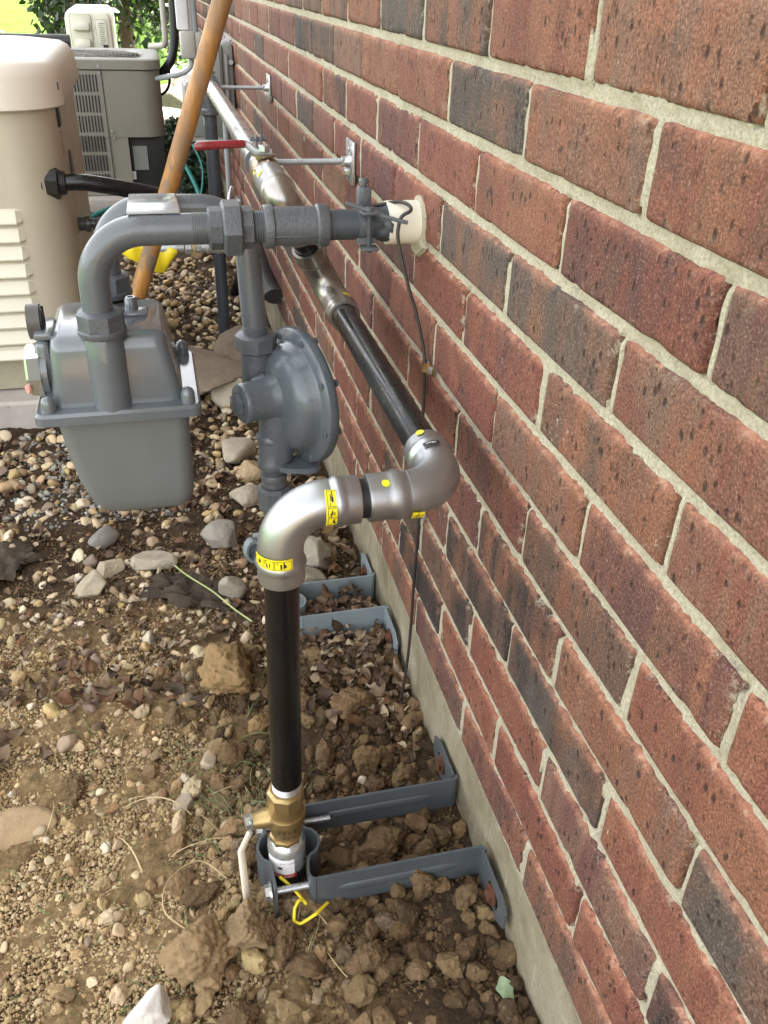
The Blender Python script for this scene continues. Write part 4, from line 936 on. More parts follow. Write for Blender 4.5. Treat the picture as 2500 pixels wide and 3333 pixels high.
# cable gland and black cable
cb = thing('power_cable', 'thick black cable leaving the generator through a threaded gland', 'cable', (GX1, 2.10, .34))
bm = BM(); revolve(bm, [(0, 0), (0, .034), (.006, .034), (.008, .028), (.010, .028), (.010, 0)], (GX1, 2.07, .385), (1, 0, 0), 28); hexa(bm, (GX1 + .010, 2.07, .385), (1, 0, 0), .034, .030, .2, (0, .3, 1), 8); revolve(bm, [(0, 0), (0, .026), (.012, .024), (.014, .018), (.014, 0)], (GX1 + .040, 2.07, .385), (1, 0, 0), 24)
bmesh.ops.translate(bm, verts=bm.verts, vec=(-.05, 0, .02)); finish('gland', bm, 'black_rubber', cb)
bm = BM(); sweep(bm, bez([(GX1 - .01, 2.07, .405), (GX1 + .04, 2.07, .405), (-.38, 2.08, .390), (-.29, 2.12, .362), (-.20, 2.25, .30), (-.10, 2.45, .20), (-.06, 2.7, .05), (-.08, 2.9, -.13)], 8), .0175, 24); finish('hose', bm, 'black_hose', cb)
# generator gas feed
gf = thing('gas_connector', 'yellow sleeved flexible gas connector between generator and meter pipe', 'pipe', (-.35, 2.05, .2))
bm = BM(); revolve(bm, [(0, 0), (0, .034), (.008, .034), (.008, 0)], (GX1 - .045, 2.25, .275), (1, 0, 0), 24); finish('boot', bm, 'black_rubber', gf)
bm = BM(); revolve(bm, [(0, 0), (0, .0115), (.016, .0115), (.018, .0185), (.034, .0185), (.035, .0165), (.050, .0165), (.052, .0200), (.062, .0200), (.063, .012), (.075, .012), (.075, 0)], (GX1 - .034, 2.25, .275), (1, 0, 0), 20); hexa(bm, (GX1 + .040, 2.25, .275), (1, 0, 0), .015, .018); finish('coupling', bm, 'bracket_grey', gf)
bm = BM(); sweep(bm, bez([(GX1 + .05, 2.25, .275), (-.43, 2.22, .268), (-.42, 2.12, .268), (-.37, 2.05, .266), (-.27, 2.03, .267)], 6), .011, 16); finish('hose', bm, 'galv', gf)
bm = BM(); fl_ = []
NS = 16
for i in range(NS + 1):
    t = i / NS; x = -.400 + .132 * t; zt_ = .272 + .012 * math.sin(t * 3.0) - .004 * t; zb_ = (.262 - .055 * (t / .72) if t < .72 else .207 + .050 * ((t - .72) / .28)) + .002 * math.sin(t * 30)
    fl_.append([(x, 2.03 + (.004 + .008 * t) * math.cos(a) + .004 * math.sin(t * 19), (zt_ + zb_) / 2 + (zt_ - zb_) / 2 * math.sin(a)) for a in [2 * math.pi * k / 14 for k in range(14)]])
loft(bm, fl_); finish('yellow_sleeve', bm, 'yellow', gf)
bm = BM(); revolve(bm, [(0, 0), (0, .010), (.020, .010), (.020, 0)], (-.272, 2.03, .268), (1, 0, 0), 16); hexa(bm, (-.2500, 2.03, .268), (1, 0, 0), .0165, .016, .2, None, 8); hexa(bm, (-.226, 2.03, .268), (1, 0, 0), .012, .012); revolve(bm, [(0, 0), (0, .012), (.012, .012), (.013, .016), (.018, .016), (.019, .0145), (.035, .0145), (.036, .017), (.042, .017), (.07, .012), (.07, 0)], (-.214, 2.03, .268), (1, 0, 0), 18); finish('nut_set', bm, 'galv', gf)

# cup on the generator lid
cp = thing('paper_cup', 'white paper cup with red print standing on the generator lid', 'cup', (-.648, 2.25, .648))
bm = BM(); revolve(bm, [(0, 0), (0, .030), (.115, .040), (.118, .0425), (.121, .040), (.121, 0)], (-.648, 2.25, .650), (0, 0, 1), 32); finish('cup_body', bm, 'paper_cup', cp)
s8 = cyl_surf((-.648, 2.25, .650), (0, 0, 1), to_cam((-.648, 2.25, .70), (0, 0, 1)), .0365)
bm = BM(); put_disc(bm, .022, .062, .009, s8, .001); put_rect(bm, .030, .034, .02, .03, s8, .001); put_rect(bm, .028, .033, .095, .10, s8, .003); finish('print', bm, 'red_label', cp)
bm = BM(); sweep(bm, [(-1.6, 3.45, .590), (-.53, 3.40, .592)], .020, 20); sweep(bm, [(-1.5, 3.45, .572), (-1.5, 3.45, -.14)], .018, 12); sweep(bm, [(-.70, 3.41, .572), (-.70, 3.41, -.14)], .018, 12); tag(finish('black_rail', bm, 'black_rubber'), 'black pipe rail behind the generator lid', 'rail')

# ================================================================== AIR CONDENSER + HEAT PUMP
AY = 4.20; AX0, AX1 = -.86, -.238
ac = thing('air_conditioner', 'khaki air conditioner condenser with slotted louvre panel', 'air conditioner', (-.55, 4.4, -.07))
def aloop(z, ins=0, y1=4.78):
    return rrect(AX0 + ins, AX1 - ins, AY + ins, y1 - ins, z, .085, 6)
bm = BM(); loft(bm, [aloop(.175), aloop(.435)]); 
box(bm, (-.63, 4.49, .055), (.46, .574, .245)); finish('cabinet', bm, 'ac_tan', ac, ang=50)
bm = BM(); box(bm, (-.325, 4.45, .055), (.156, .44, .243), .004); finish('service_recess', bm, 'ac_dark', ac)
bm = BM(); loft(bm, [aloop(.440, -.006), aloop(.474, -.006), aloop(.480, .002), aloop(.480, .05), aloop(.470, .07)]); finish('top_cap', bm, 'ac_tan', ac, ang=50)
bm = BM()
for q in range(12): revolve(bm, [(-.0008, .05 + q * .017), (.0008, .05 + q * .017), (.0008, .0515 + q * .017), (-.0008, .0515 + q * .017), (-.0008, .05 + q * .017)], (-.55, 4.49, .474), (0, 0, 1), 40)
for q in range(8): box(bm, (-.55, 4.49, .4745), (.50, .002, .002), 0, Matrix.Rotation(math.pi * q / 8, 4, 'Z'))
finish('fan_grille', bm, 'ac_tan', ac, False)
bm = BM()
for row in range(6):
    z1 = .420 - row * .079
    for c in range(9):
        x = -.502 - c * .0128; zt = z1 - (0.0 if row < 5 else 0); box(bm, (x, AY - .0012, zt - .033), (.0052, .004, .066), .0015)
finish('louvre_slots', bm, 'ac_dark', ac, False)
bm = BM(); box(bm, (-.55, AY - .0005, .4375), (.60, .004, .003)); box(bm, (-.478, AY - .001, .20), (.003, .003, .47)); finish('panel_seam', bm, 'ac_dark', ac)
bm = BM()
for x, z in ((-.487, .452), (-.487, .428), (-.462, .200), (-.458, .172)):
    bm = BM(); revolve(bm, [(0, 0), (0, .006), (.003, .005), (.003, 0)], (x, AY - .006, z), (0, -1, 0), 12); finish('screw', bm, 'galv', ac)
bm = BM(); box(bm, (-.355, AY + .026, .085), (.062, .002, .10)); finish('data_plate', bm, 'box_grey', ac)
bm = BM(); box(bm, (-.392, AY + .027, .012), (.018, .002, .035)); finish('sticker', bm, 'white_label', ac)
pb = BM(); box(pb, (-.56, 4.48, -.098), (.74, .70, .055), .006); tag(finish('concrete_pad', pb, 'slab'), 'low concrete pad under the khaki air conditioner', 'slab')
hp = thing('heat_pump', 'ivory outdoor heat pump unit behind the khaki air conditioner', 'heat pump', (-.545, 5.4, .1))
bm = BM(); HX0, HX1, HY = -.665, -.440, 5.2
Lh = [rrect(HX0, HX1, HY, 5.95, z, .018, 5) for z in (.02, .575)] + [rrect(HX0 + .006, HX1 - .006, HY + .006, 5.944, .600, .018, 5), rrect(HX0 + .024, HX1 - .024, HY + .03, 5.93, .618, .018, 5)]
loft(bm, Lh); bmesh.ops.recalc_face_normals(bm, faces=bm.faces); finish('casing', bm, 'ivory', hp, ang=50)
bm = BM(); box(bm, (-.590, HY - .004, .50), (.105, .010, .20), .008); box(bm, (-.588, HY - .018, .545), (.085, .032, .042), .014, Matrix.Rotation(R(-12), 4, 'X')); box(bm, (-.586, HY - .018, .470), (.075, .032, .045), .014, Matrix.Rotation(R(-14), 4, 'X')); finish('terminal_cover', bm, 'ivory', hp)
bm = BM(); box(bm, (-.492, HY - .003, .50), (.055, .006, .155), .006); finish('data_panel', bm, 'ivory', hp)
bm = BM(); rr = random.Random(2)
for q in range(11): box(bm, (-.492 + rr.uniform(-.004, .004), HY - .0068, .56 - q * .0095), (.030 * rr.uniform(.6, 1), .001, .003))
for q in range(6): box(bm, (-.53, HY - .0015, .415 - q * .009), (.11 * rr.uniform(.6, 1), .001, .003))
finish('print', bm, 'box_grey', hp)
bm = BM(); box(bm, (-.480, HY - .0068, .455), (.024, .001, .020)); finish('rating_mark', bm, 'ink', hp)
bm = BM(); sweep(bm, bez([(-.602, HY - .02, .44), (-.615, HY - .06, .40), (-.628, HY - .07, .33), (-.62, HY - .05, .2)], 6), .004, 8); finish('wire', bm, 'black_rubber', hp)
bm = BM(); sweep(bm, bez([(-.580, HY - .02, .445), (-.578, HY - .05, .40), (-.57, HY - .06, .30), (-.575, HY - .05, .1)], 6), .009, 10); finish('conduit', bm, 'conduit', hp)
bm = BM(); box(bm, (-.55, 5.58, -.06), (.30, .84, .16)); finish('plinth', bm, 'slab', hp)

# ================================================================== THINGS ON THE FAR WALL
eb = thing('electrical_box', 'grey polymer electrical box with hinged door on the wall', 'electrical box', (-.05, 3.38, .36))
bm = BM(); box(bm, (-.022, 3.42, .475), (.038, .20, .25), .006); finish('box_body', bm, 'box_grey', eb)
bm = BM(); box(bm, (-.060, 3.41, .505), (.040, .215, .185), .008); box(bm, (-.052, 3.300, .515), (.004, .006, .14), .001); box(bm, (-.028, 3.306, .49), (.012, .010, .16), .004); finish('door', bm, 'box_grey', eb)
bm = BM(); box(bm, (-.052, 3.290, .428), (.030, .028, .014), .003); box(bm, (-.046, 3.290, .412), (.016, .022, .030), .003); finish('latch', bm, 'light_grey', eb)
bm = BM(); revolve(bm, [(0, 0), (0, .008), (.012, .008), (.012, 0)], (-.012, 3.31, .545), (0, -1, 0), 12); finish('bolt', bm, 'galv', eb)
bm = BM(); rr = random.Random(4)
for q in range(120):
    a = Vector((-.07 + rr.uniform(0, .07), 3.31 + rr.uniform(0, .1), .600 + rr.uniform(-.01, .004))); b_ = a + Vector((rr.uniform(-.03, .05), rr.uniform(-.02, .06), rr.uniform(0, .035)))
    sweep(bm, [a, a.lerp(b_, .5) + Vector((0, 0, rr.uniform(-.004, .004))), b_], .00045, 4)
tag(finish('cobweb', bm, 'web', smooth=False), 'wispy white cobweb on top of the grey electrical box', 'cobweb')
mb = thing('meter_box', 'large dull grey utility box hung low on the wall behind the handle', 'utility box', (-.09, 3.8, .23))
bm = BM(); loft(bm, [[(p[0], q, p[1]) for p in [(-.160, .262), (-.152, .243), (-.134, .232), (-.02, .214), (-.002, .220), (-.002, .47), (-.06, .47), (-.160, .44)]] for q in (3.68, 3.95)]); bmesh.ops.recalc_face_normals(bm, faces=bm.faces)
bmesh.ops.bevel(bm, geom=list(bm.edges), offset=.008, segments=2, affect='EDGES'); finish('box_body', bm, 'box_light', mb)
bm = BM(); box(bm, (-.080, 3.676, .34), (.12, .008, .17), .004); finish('cover', bm, 'box_grey', mb)
db = thing('junction_box', 'small beige junction box under the white downspout', 'junction box', (-.10, 4.2, .48))
bm = BM(); box(bm, (-.111, 4.22, .536), (.062, .09, .104), .012); box(bm, (-.066, 4.24, .538), (.034, .11, .09), .006); finish('box_body', bm, 'box_light', db)
bm = BM(); sweep(bm, bez([(-.100, 4.22, .49), (-.105, 4.21, .455), (-.135, 4.21, .43), (-.18, 4.21, .418), (-.26, 4.24, .402)], 8), .011, 14); finish('conduit', bm, 'conduit', db)
ds = thing('downspout', 'white square downspout running down the wall corner', 'downspout', (-.09, 4.25, .58))
bm = BM(); box(bm, (-.125, 4.24, 1.30), (.048, .05, 1.42), .004); box(bm, (-.098, 4.26, .72), (.030, .045, .30), .003); finish('channel', bm, 'white_metal', ds)
bm = BM(); sweep(bm, [(-.078, 4.25, .56), (-.078, 4.25, 2.0)], .017, 14); finish('conduit', bm, 'conduit', ds)
bh = thing('refrigerant_line', 'black insulated refrigerant line curving down behind the junction box', 'hose', (-.2, 4.4, .4))
bm = BM(); sweep(bm, bez([(-.150, 4.45, 1.6), (-.150, 4.45, .9), (-.152, 4.45, .62), (-.165, 4.45, .50), (-.20, 4.45, .43), (-.27, 4.48, .37), (-.35, 4.52, .34)], 8), .019, 16); finish('insulation', bm, 'black_rubber', bh)
bm = BM(); sweep(bm, bez([(-.19, 4.40, .44), (-.20, 4.40, .36), (-.24, 4.42, .32), (-.30, 4.45, .33)], 6), .006, 8); finish('wire', bm, 'black_rubber', bh)
bm = BM(); sweep(bm, fillet([(-.190, 4.7, 1.6), (-.190, 4.7, .50), (-.26, 4.9, .48)], .04, 6), .014, 10); tag(finish('window_frame_post', bm, 'box_light'), 'slim beige post left of the white downspout', 'post')
bm = BM(); sweep(bm, [(-.022, 3.58, .36), (-.022, 3.58, -.15)], .0105, 14); tag(finish('conduit_pipe', bm, 'conduit'), 'thin pale conduit standing close to the bricks', 'conduit')
bm = BM(); box(bm, (-.012, 3.30, .09), (.02, .07, .03), .004); sweep(bm, bez([(-.03, 3.35, .13), (-.05, 3.25, .10), (-.03, 3.15, .075)], 5), .008, 8); tag(finish('pipe_strap', bm, 'zinc'), 'small shiny strap low on the far bricks', 'strap')
bm = BM(); sweep(bm, bez([(-.012, 3.0, .115), (-.020, 2.72, .085), (-.024, 2.50, .065), (-.022, 2.36, .060), (-.016, 2.27, .066)], 8), [.020] * 33, 18, True, 1.6)
tag(finish('black_drain_hose', bm, 'black_rubber'), 'black drain hose end hanging beside the bricks behind the grey pipe', 'hose')
bm = BM(); sweep(bm, bez([(-.62, 3.85, -.10), (-.50, 4.02, -.085), (-.40, 4.1, -.09), (-.28, 4.02, -.085), (-.17, 3.85, -.095), (-.12, 3.70, -.09), (-.18, 3.60, -.095), (-.35, 3.72, -.09), (-.55, 3.62, -.10), (-.75, 3.5, -.10)], 8), .011, 12); gh = finish('garden_hose', bm, 'hose_teal')
tag(gh, 'teal garden hose looped on the ground by the air conditioner', 'hose')
bm = BM(); sweep(bm, bez([(-.18, 4.1, .10), (-.14, 4.05, .02), (-.12, 4.0, -.05), (-.15, 3.95, -.10)], 8), .010, 12); sweep(bm, bez([(-.13, 4.1, .16), (-.10, 4.0, .08), (-.13, 3.85, -.02), (-.20, 3.8, -.07)], 8), .004, 8); finish('hose_end', bm, 'hose_teal', gh)
wd = sheet  # noqa
bm = BM(); box(bm, (-.52, 3.76, -.115), (.34, .04, .035), .004); tag(finish('edging_timber', bm, 'slab'), 'pale edging strip on the ground in front of the air conditioner', 'edging')

# ------------------------------------------------------------------ long wooden handle
sh = thing('shovel', 'long worn orange wooden tool handle leaning against the wall', 'shovel', (-.42, 1.86, -.12))
H0 = Vector((-.360, 1.85, .22)); H1 = Vector((-.149, 1.85, .762)); hd_ = (H1 - H0).normalized()
bm = BM(); pts = [H0 + hd_ * t for t in (0, .25, .5, .75, 1.0)]; sweep(bm, [Vector(p) + Vector((.002 * math.sin(i), 0, 0)) for i, p in enumerate(pts)], [.0176, .0180, .0180, .0177, .0170], 32); finish('handle', bm, 'wood', sh)
bm = BM(); sweep(bm, [H0 + hd_ * .004, H0 - hd_ * .06, H0 - hd_ * .11, H0 - hd_ * .16], [.0170, .0185, .0175, .012], 24); finish('socket', bm, 'wood_dark', sh)
bm = BM(); B0 = H0 - hd_ * .14
Lb = []
for t, w in ((0, .02), (.03, .075), (.08, .082), (.14, .070), (.185, .035), (.20, .008)):
    c = B0 - hd_ * t; Lb.append([(c.x + w * a_, c.y + .012 * a_ * a_ * 1.0 + b_, c.z) for a_, b_ in [(-1, 0), (-.5, 0), (0, 0), (.5, 0), (1, 0), (1, .003), (.5, .003), (0, .003), (-.5, .003), (-1, .003)]])
loft(bm, Lb); finish('blade', bm, 'wood_dark', sh)

# ================================================================== LOOSE GROUND MATERIAL
def ico(sub):
    b = BM(); bmesh.ops.create_icosphere(b, subdivisions=sub, radius=1); b.verts.ensure_lookup_table()
    V = np.array([v.co[:] for v in b.verts]); F = np.array([[v.index for v in f.verts] for f in b.faces]); b.free(); return V, F
def rock_shape(sub, nplanes, sharp, namp, nfreq, seed, squash=.8):
    """convex rock from random cutting planes, blended and roughened"""
    V, F = ico(sub); r = np.random.default_rng(seed)
    P = r.normal(size=(nplanes, 3)); P /= np.linalg.norm(P, axis=1)[:, None]; h = r.uniform(.62, 1.0, nplanes)
    d = V @ P.T; q = np.where(d > .05, h / np.maximum(d, .05), 9.0)
    rad = (np.sum(q ** (-sharp), axis=1)) ** (-1 / sharp); rad = np.minimum(rad, 1.25)
    off = Vector(r.uniform(0, 50, 3)); n = np.array([noise.noise(Vector(v) * nfreq + off) * .6 + noise.noise(Vector(v) * nfreq * 2.7 + off) * .38 + noise.noise(Vector(v) * nfreq * 6 + off) * .28 + noise.noise(Vector(v) * nfreq * 12 + off) * .16 for v in V])
    W = V * (rad * (1 + namp * n))[:, None]; W[:, 2] *= squash; return W / np.abs(W).max(), F
TP = {'pebble': [rock_shape(3, 9, 7, .05, 1.5, s, .68) for s in range(14)],
      'clod': [rock_shape(3, 12, 7, .30, 2.4, 40 + s, .85) for s in range(16)],
      'crumb': [rock_shape(2, 9, 12, .42, 2.6, 80 + s, .85) for s in range(14)],
      'grit': [rock_shape(1, 7, 10, .30, 2, 120 + s, .85) for s in range(12)]}
def rotm(n, tilt):
    a = rng.uniform(0, 2 * np.pi, n); b = rng.normal(0, tilt, n); c = rng.normal(0, tilt, n)
    ca, sa, cb, sb, cc, sc = np.cos(a), np.sin(a), np.cos(b), np.sin(b), np.cos(c), np.sin(c); M_ = np.zeros((n, 3, 3))
    Rz = np.zeros((n, 3, 3)); Rz[:, 0, 0] = ca; Rz[:, 0, 1] = -sa; Rz[:, 1, 0] = sa; Rz[:, 1, 1] = ca; Rz[:, 2, 2] = 1
    Rx = np.zeros((n, 3, 3)); Rx[:, 0, 0] = 1; Rx[:, 1, 1] = cb; Rx[:, 1, 2] = -sb; Rx[:, 2, 1] = sb; Rx[:, 2, 2] = cb
    Ry = np.zeros((n, 3, 3)); Ry[:, 1, 1] = 1; Ry[:, 0, 0] = cc; Ry[:, 0, 2] = sc; Ry[:, 2, 0] = -sc; Ry[:, 2, 2] = cc
    return Rz @ Rx @ Ry
def scatter(name, groups, mat, smooth=True):
    """groups: list of (templates, xy, size, colour, sink)"""
    Vs, Fs, Cs, b = [], [], [], 0
    for tpl, xy, size, col, sink in groups:
        n = len(xy); which = rng.integers(0, len(tpl), n); z = gz_np(xy[:, 0], xy[:, 1]); Rm = rotm(n, .35)
        sc = size[:, None] * rng.uniform(.75, 1.15, (n, 3))
        for k, (tv, tf) in enumerate(tpl):
            s = np.where(which == k)[0]
            if len(s) == 0: continue
            W = np.einsum('nij,nvj->nvi', Rm[s], tv[None] * sc[s][:, None, :]); W[:, :, 0] += xy[s, 0][:, None]; W[:, :, 1] += xy[s, 1][:, None]; W[:, :, 2] += (z[s] + size[s] * sink)[:, None]
            Vs.append(W.reshape(-1, 3)); Fs.append((tf[None] + (np.arange(len(s)) * len(tv))[:, None, None] + b).reshape(-1, 3)); b += len(s) * len(tv)
            Cs.append(np.repeat(col[s], len(tv), axis=0))
    return np_obj(name, np.concatenate(Vs), np.concatenate(Fs), mat, np.concatenate(Cs), smooth=smooth)
SL0 = dict(x0=-1.83, x1=GX1 + .07, y0=1.93)      # keep clear of the generator slab
BLOCK = []
def pick(n, x0, x1, y0, y1, dens=None):
    out = []
    while sum(len(o) for o in out) < n:
        p = np.stack([rng.uniform(x0, x1, n), rng.uniform(y0, y1, n)], 1)
        k = ~((p[:, 0] < SL0['x1']) & (p[:, 1] > SL0['y0']) & (p[:, 1] < 2.83)); k &= p[:, 0] < -.004
        if dens is not None: k &= rng.uniform(0, 1, n) < dens(p[:, 0], p[:, 1])
        out.append(p[k])
    return np.concatenate(out)[:n]
def cols(n, pal, jit=.18):
    P = np.array(pal); c = P[rng.integers(0, len(P), n)]; return c * rng.uniform(1 - jit, 1 + jit, (n, 1)) * rng.uniform(.96, 1.04, (n, 3))
DRY = [(.46, .325, .165), (.56, .41, .215), (.28, .18, .09), (.50, .365, .19), (.68, .53, .33)]
WET = [(.105, .064, .030), (.155, .098, .047), (.070, .043, .021), (.20, .130, .064)]
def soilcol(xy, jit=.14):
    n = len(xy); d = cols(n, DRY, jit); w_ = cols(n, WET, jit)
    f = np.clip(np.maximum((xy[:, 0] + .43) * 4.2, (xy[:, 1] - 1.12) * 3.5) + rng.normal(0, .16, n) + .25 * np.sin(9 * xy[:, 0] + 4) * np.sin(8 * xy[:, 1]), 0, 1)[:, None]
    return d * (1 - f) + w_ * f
soil_d = lambda x, y: np.clip(1.25 - np.clip((y - 1.0) / .55, 0, 1) * .95, 0, 1)
wetd = lambda x, y: np.clip(.25 + 1.1 * np.clip((x + .36) / .2, 0, 1), 0, 1) * soil_d(x, y)
nearb = lambda x, y: np.clip(1.3 - (y - .4) / 1.3, .12, 1)
def pw(n, lo, hi, a): u = rng.uniform(0, 1, n); return (lo ** (1 - a) + u * (hi ** (1 - a) - lo ** (1 - a))) ** (1 / (1 - a))
G = []
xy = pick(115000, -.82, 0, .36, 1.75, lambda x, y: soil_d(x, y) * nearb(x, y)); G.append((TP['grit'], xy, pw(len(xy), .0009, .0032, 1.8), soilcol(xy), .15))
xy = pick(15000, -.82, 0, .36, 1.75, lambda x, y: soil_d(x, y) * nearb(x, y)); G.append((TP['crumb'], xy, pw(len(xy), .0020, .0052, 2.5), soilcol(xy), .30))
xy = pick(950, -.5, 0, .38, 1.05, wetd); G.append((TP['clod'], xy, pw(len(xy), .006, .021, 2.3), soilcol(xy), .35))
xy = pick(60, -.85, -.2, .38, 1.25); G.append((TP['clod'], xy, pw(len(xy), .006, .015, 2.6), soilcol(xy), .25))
tag(scatter('soil_crumbs', G, 'clod', False), 'loose crumbs and clods of tan clay soil dug up beside the wall', 'soil', kind='stuff')
PEB = [(.50, .385, .22), (.57, .45, .28), (.42, .30, .16), (.50, .35, .16), (.36, .27, .17), (.62, .53, .38), (.33, .23, .13), (.54, .42, .26), (.25, .19, .135)]
G = []
gd = lambda x, y: np.clip((y - .95) / .55, .03, 1) * np.where((x > -.62) & (x < -.22) & (y < 1.35), .55, 1)
xy = pick(950, -.98, 0, .9, 3.3, gd); G.append((TP['pebble'], xy, pw(len(xy), .0060, .0165, 1.6), cols(len(xy), PEB), .12))
xy = pick(900, -.75, 0, 1.5, 3.3, lambda x, y: np.clip((y - 1.4) / .3, 0, 1)); G.append((TP['pebble'], xy, pw(len(xy), .009, .019, 1.4), cols(len(xy), PEB), .55))
xy = pick(420, -.75, 0, .4, 1.3, lambda x, y: np.clip((y - .3) / .9, .1, 1)); G.append((TP['pebble'], xy, pw(len(xy), .004, .011, 2.0), cols(len(xy), PEB), .35))
xy = pick(190, -.75, -.16, .95, 1.65); G.append((TP['clod'], xy, pw(len(xy), .008, .018, 2.0), cols(len(xy), PEB + [(.60, .53, .41)]), .3))
tag(scatter('river_gravel', G, 'pebble'), 'rounded tan river gravel around the meter and along the house', 'gravel', kind='stuff')
G = []
xy = pick(9000, -.98, 0, 1.0, 3.4, lambda x, y: np.clip((y - .95) / .4, 0, 1)); G.append((TP['grit'], xy, pw(len(xy), .0012, .0040, 1.8), cols(len(xy), WET + [(.28, .22, .15), (.06, .045, .035)]), .3))
xy = pick(2600, -.80, -.30, 1.50, 2.6, lambda x, y: np.exp(-((x + .42) ** 2) / .03)); G.append((TP['crumb'], xy, pw(len(xy), .003, .007, 2.0), cols(len(xy), [(.27, .26, .23), (.36, .345, .31), (.20, .19, .17)]), .5))
xy = pick(500, -.98, -.46, 1.55, 1.95); G.append((TP['crumb'], xy, pw(len(xy), .004, .011, 2.0), cols(len(xy), [(.50, .485, .45), (.3, .29, .26), (.40, .38, .34)]), .4))
tag(scatter('crushed_stone', G, 'rock'), 'dark grit and pale crushed stone between the river pebbles', 'crushed stone', kind='stuff')

# fallen leaves
def leaves(name, spots, label):
    Vs, Fs, Cs, b = [], [], [], 0; r = random.Random(3); nu, nv = 10, 6
    for (x, y, s, c, lift) in spots:
        L = s * r.uniform(.85, 1.2); Wd = L * r.uniform(.20, .36); k1 = r.uniform(-1.6, 1.6); k2 = r.uniform(.6, 2.6) * r.choice((-1, 1)); tw = r.uniform(-1.2, 1.2)
        M_ = Matrix.Rotation(r.uniform(0, 6.28), 3, 'Z') @ Matrix.Rotation(r.gauss(0, .32), 3, 'X') @ Matrix.Rotation(r.gauss(0, .32), 3, 'Y'); so_ = Vector((r.uniform(0, 99), r.uniform(0, 99), 0)); pts = []
        for i in range(nu + 1):
            u = i / nu; wv = Wd * math.sin(math.pi * min(.985, max(.015, u)) ** .8) * (1 + .16 * noise.noise(so_ + Vector((u * 7, 0, 0))))
            for j in range(nv + 1):
                v = (j / nv - .5) * 2; X_ = (u - .5) * L; Y_ = v * wv
                zz_ = -k1 * X_ * X_ / L * .8 + k2 * Y_ * Y_ / max(Wd, 1e-4) * .35 + tw * X_ * Y_ / L + .13 * L * noise.noise(so_ + Vector((u * 4, v * 1.6, 1))) + .05 * L * noise.noise(so_ + Vector((u * 11, v * 4, 3)))
                p = M_ @ Vector((X_, Y_, zz_)); pts.append(p)
        mz_ = min(p.z for p in pts); z0 = gz(x, y) + .002 + lift
        Vs += [(p.x + x, p.y + y, p.z - mz_ * .75 + z0) for p in pts]
        for i in range(nu):
            for j in range(nv): a = b + i * (nv + 1) + j; Fs.append((a, a + 1, a + nv + 2, a + nv + 1))
        Cs += [c] * len(pts); b += len(pts)
    o = np_obj(name, np.array(Vs), np.array(Fs), 'leaf_dry', np.array(Cs)); return tag(o, label, 'leaves', kind='stuff')
LC_ = [(.110, .068, .038), (.17, .112, .068), (.060, .037, .022), (.28, .20, .125), (.15, .075, .036), (.42, .33, .22), (.085, .050, .032)]
r5 = random.Random(8); sp = []
for _ in range(230): sp.append((r5.gauss(-.070, .042), r5.gauss(1.0, .055), r5.uniform(.010, .030), r5.choice(LC_), r5.uniform(0, .022)))
for _ in range(60): sp.append((r5.uniform(-.13, -.01), r5.uniform(1.08, 1.15), r5.uniform(.016, .030), r5.choice(LC_), r5.uniform(.0, .030)))
for _ in range(60): sp.append((r5.gauss(-.045, .025), r5.gauss(.90, .05), r5.uniform(.010, .026), r5.choice(LC_), r5.uniform(0, .010)))
for _ in range(110): sp.append((r5.uniform(-.12, -.01), r5.uniform(1.16, 1.75), r5.uniform(.02, .042), r5.choice(LC_), r5.uniform(0, .015)))
for _ in range(3200):
    x, y = r5.uniform(-.85, -.02), 1.02 + 2.1 * r5.random() ** 1.25
    if x < GX1 + .07 and y > 1.92: continue
    sp.append((x, y, r5.uniform(.009, .024), r5.choice(LC_), r5.uniform(0, .010)))
for _ in range(26): sp.append((r5.gauss(-.44, .05), r5.gauss(.99, .035), r5.uniform(.02, .042), r5.choice(LC_[:3] + LC_[4:5]), r5.uniform(0, .015)))
for _ in range(24): sp.append((r5.gauss(-.60, .05), r5.gauss(.93, .04), r5.uniform(.02, .04), r5.choice(LC_[:3] + LC_[4:5]), r5.uniform(0, .01)))
sp = [(min(x, -.012), y, s, c, l) for x, y, s, c, l in sp]
leaves('leaf_litter', sp, 'curled dry brown leaves lying on the gravel and against the foundation')
# grass clippings
Vs, Fs, Cs, b = [], [], [], 0; r6 = random.Random(12)
def blade(x, y, L, wd, col, z=None, bend=None):
    global b
    a = r6.uniform(0, 6.28); k = r6.uniform(-1.2, 1.2) if bend is None else bend; px, py, n = x, y, 9
    for i in range(n + 1):
        t = i / n; zt = (gz(px, py) + .005 + .012 * math.sin(t * math.pi) * L / .08) if z is None else z
        dx, dy = math.cos(a), math.sin(a); w2 = wd * (1 - t * .8)
        Vs.extend([(px - dy * w2, py + dx * w2, zt), (px + dy * w2, py - dx * w2, zt + wd * .6)]); Cs.extend([col, col]); px += dx * L / n; py += dy * L / n; a += k / n
    for i in range(n): q = b + 2 * i; Fs.append((q, q + 1, q + 3, q + 2))
    b += 2 * (n + 1)
for _ in range(230): blade(r6.uniform(-.62, -.16), r6.uniform(.45, 1.0), r6.uniform(.015, .055), r6.uniform(.0004, .0008), r6.choice([(.12, .17, .06), (.20, .24, .10), (.45, .36, .19), (.09, .13, .05)]))
for _ in range(60): blade(r6.uniform(-.34, -.20), r6.uniform(.72, .86), r6.uniform(.02, .06), r6.uniform(.0004, .0008), r6.choice([(.12, .17, .06), (.16, .20, .08)]))
for _ in range(5): blade(r6.uniform(-.5, -.2), r6.uniform(.48, .8), r6.uniform(.06, .10), .0011, (.52, .40, .22))
tag(np_obj('grass_clippings', np.array(Vs), np.array(Fs), 'grass_blade', np.array(Cs)), 'thin green and straw grass clippings strewn on the clay', 'grass', kind='stuff')
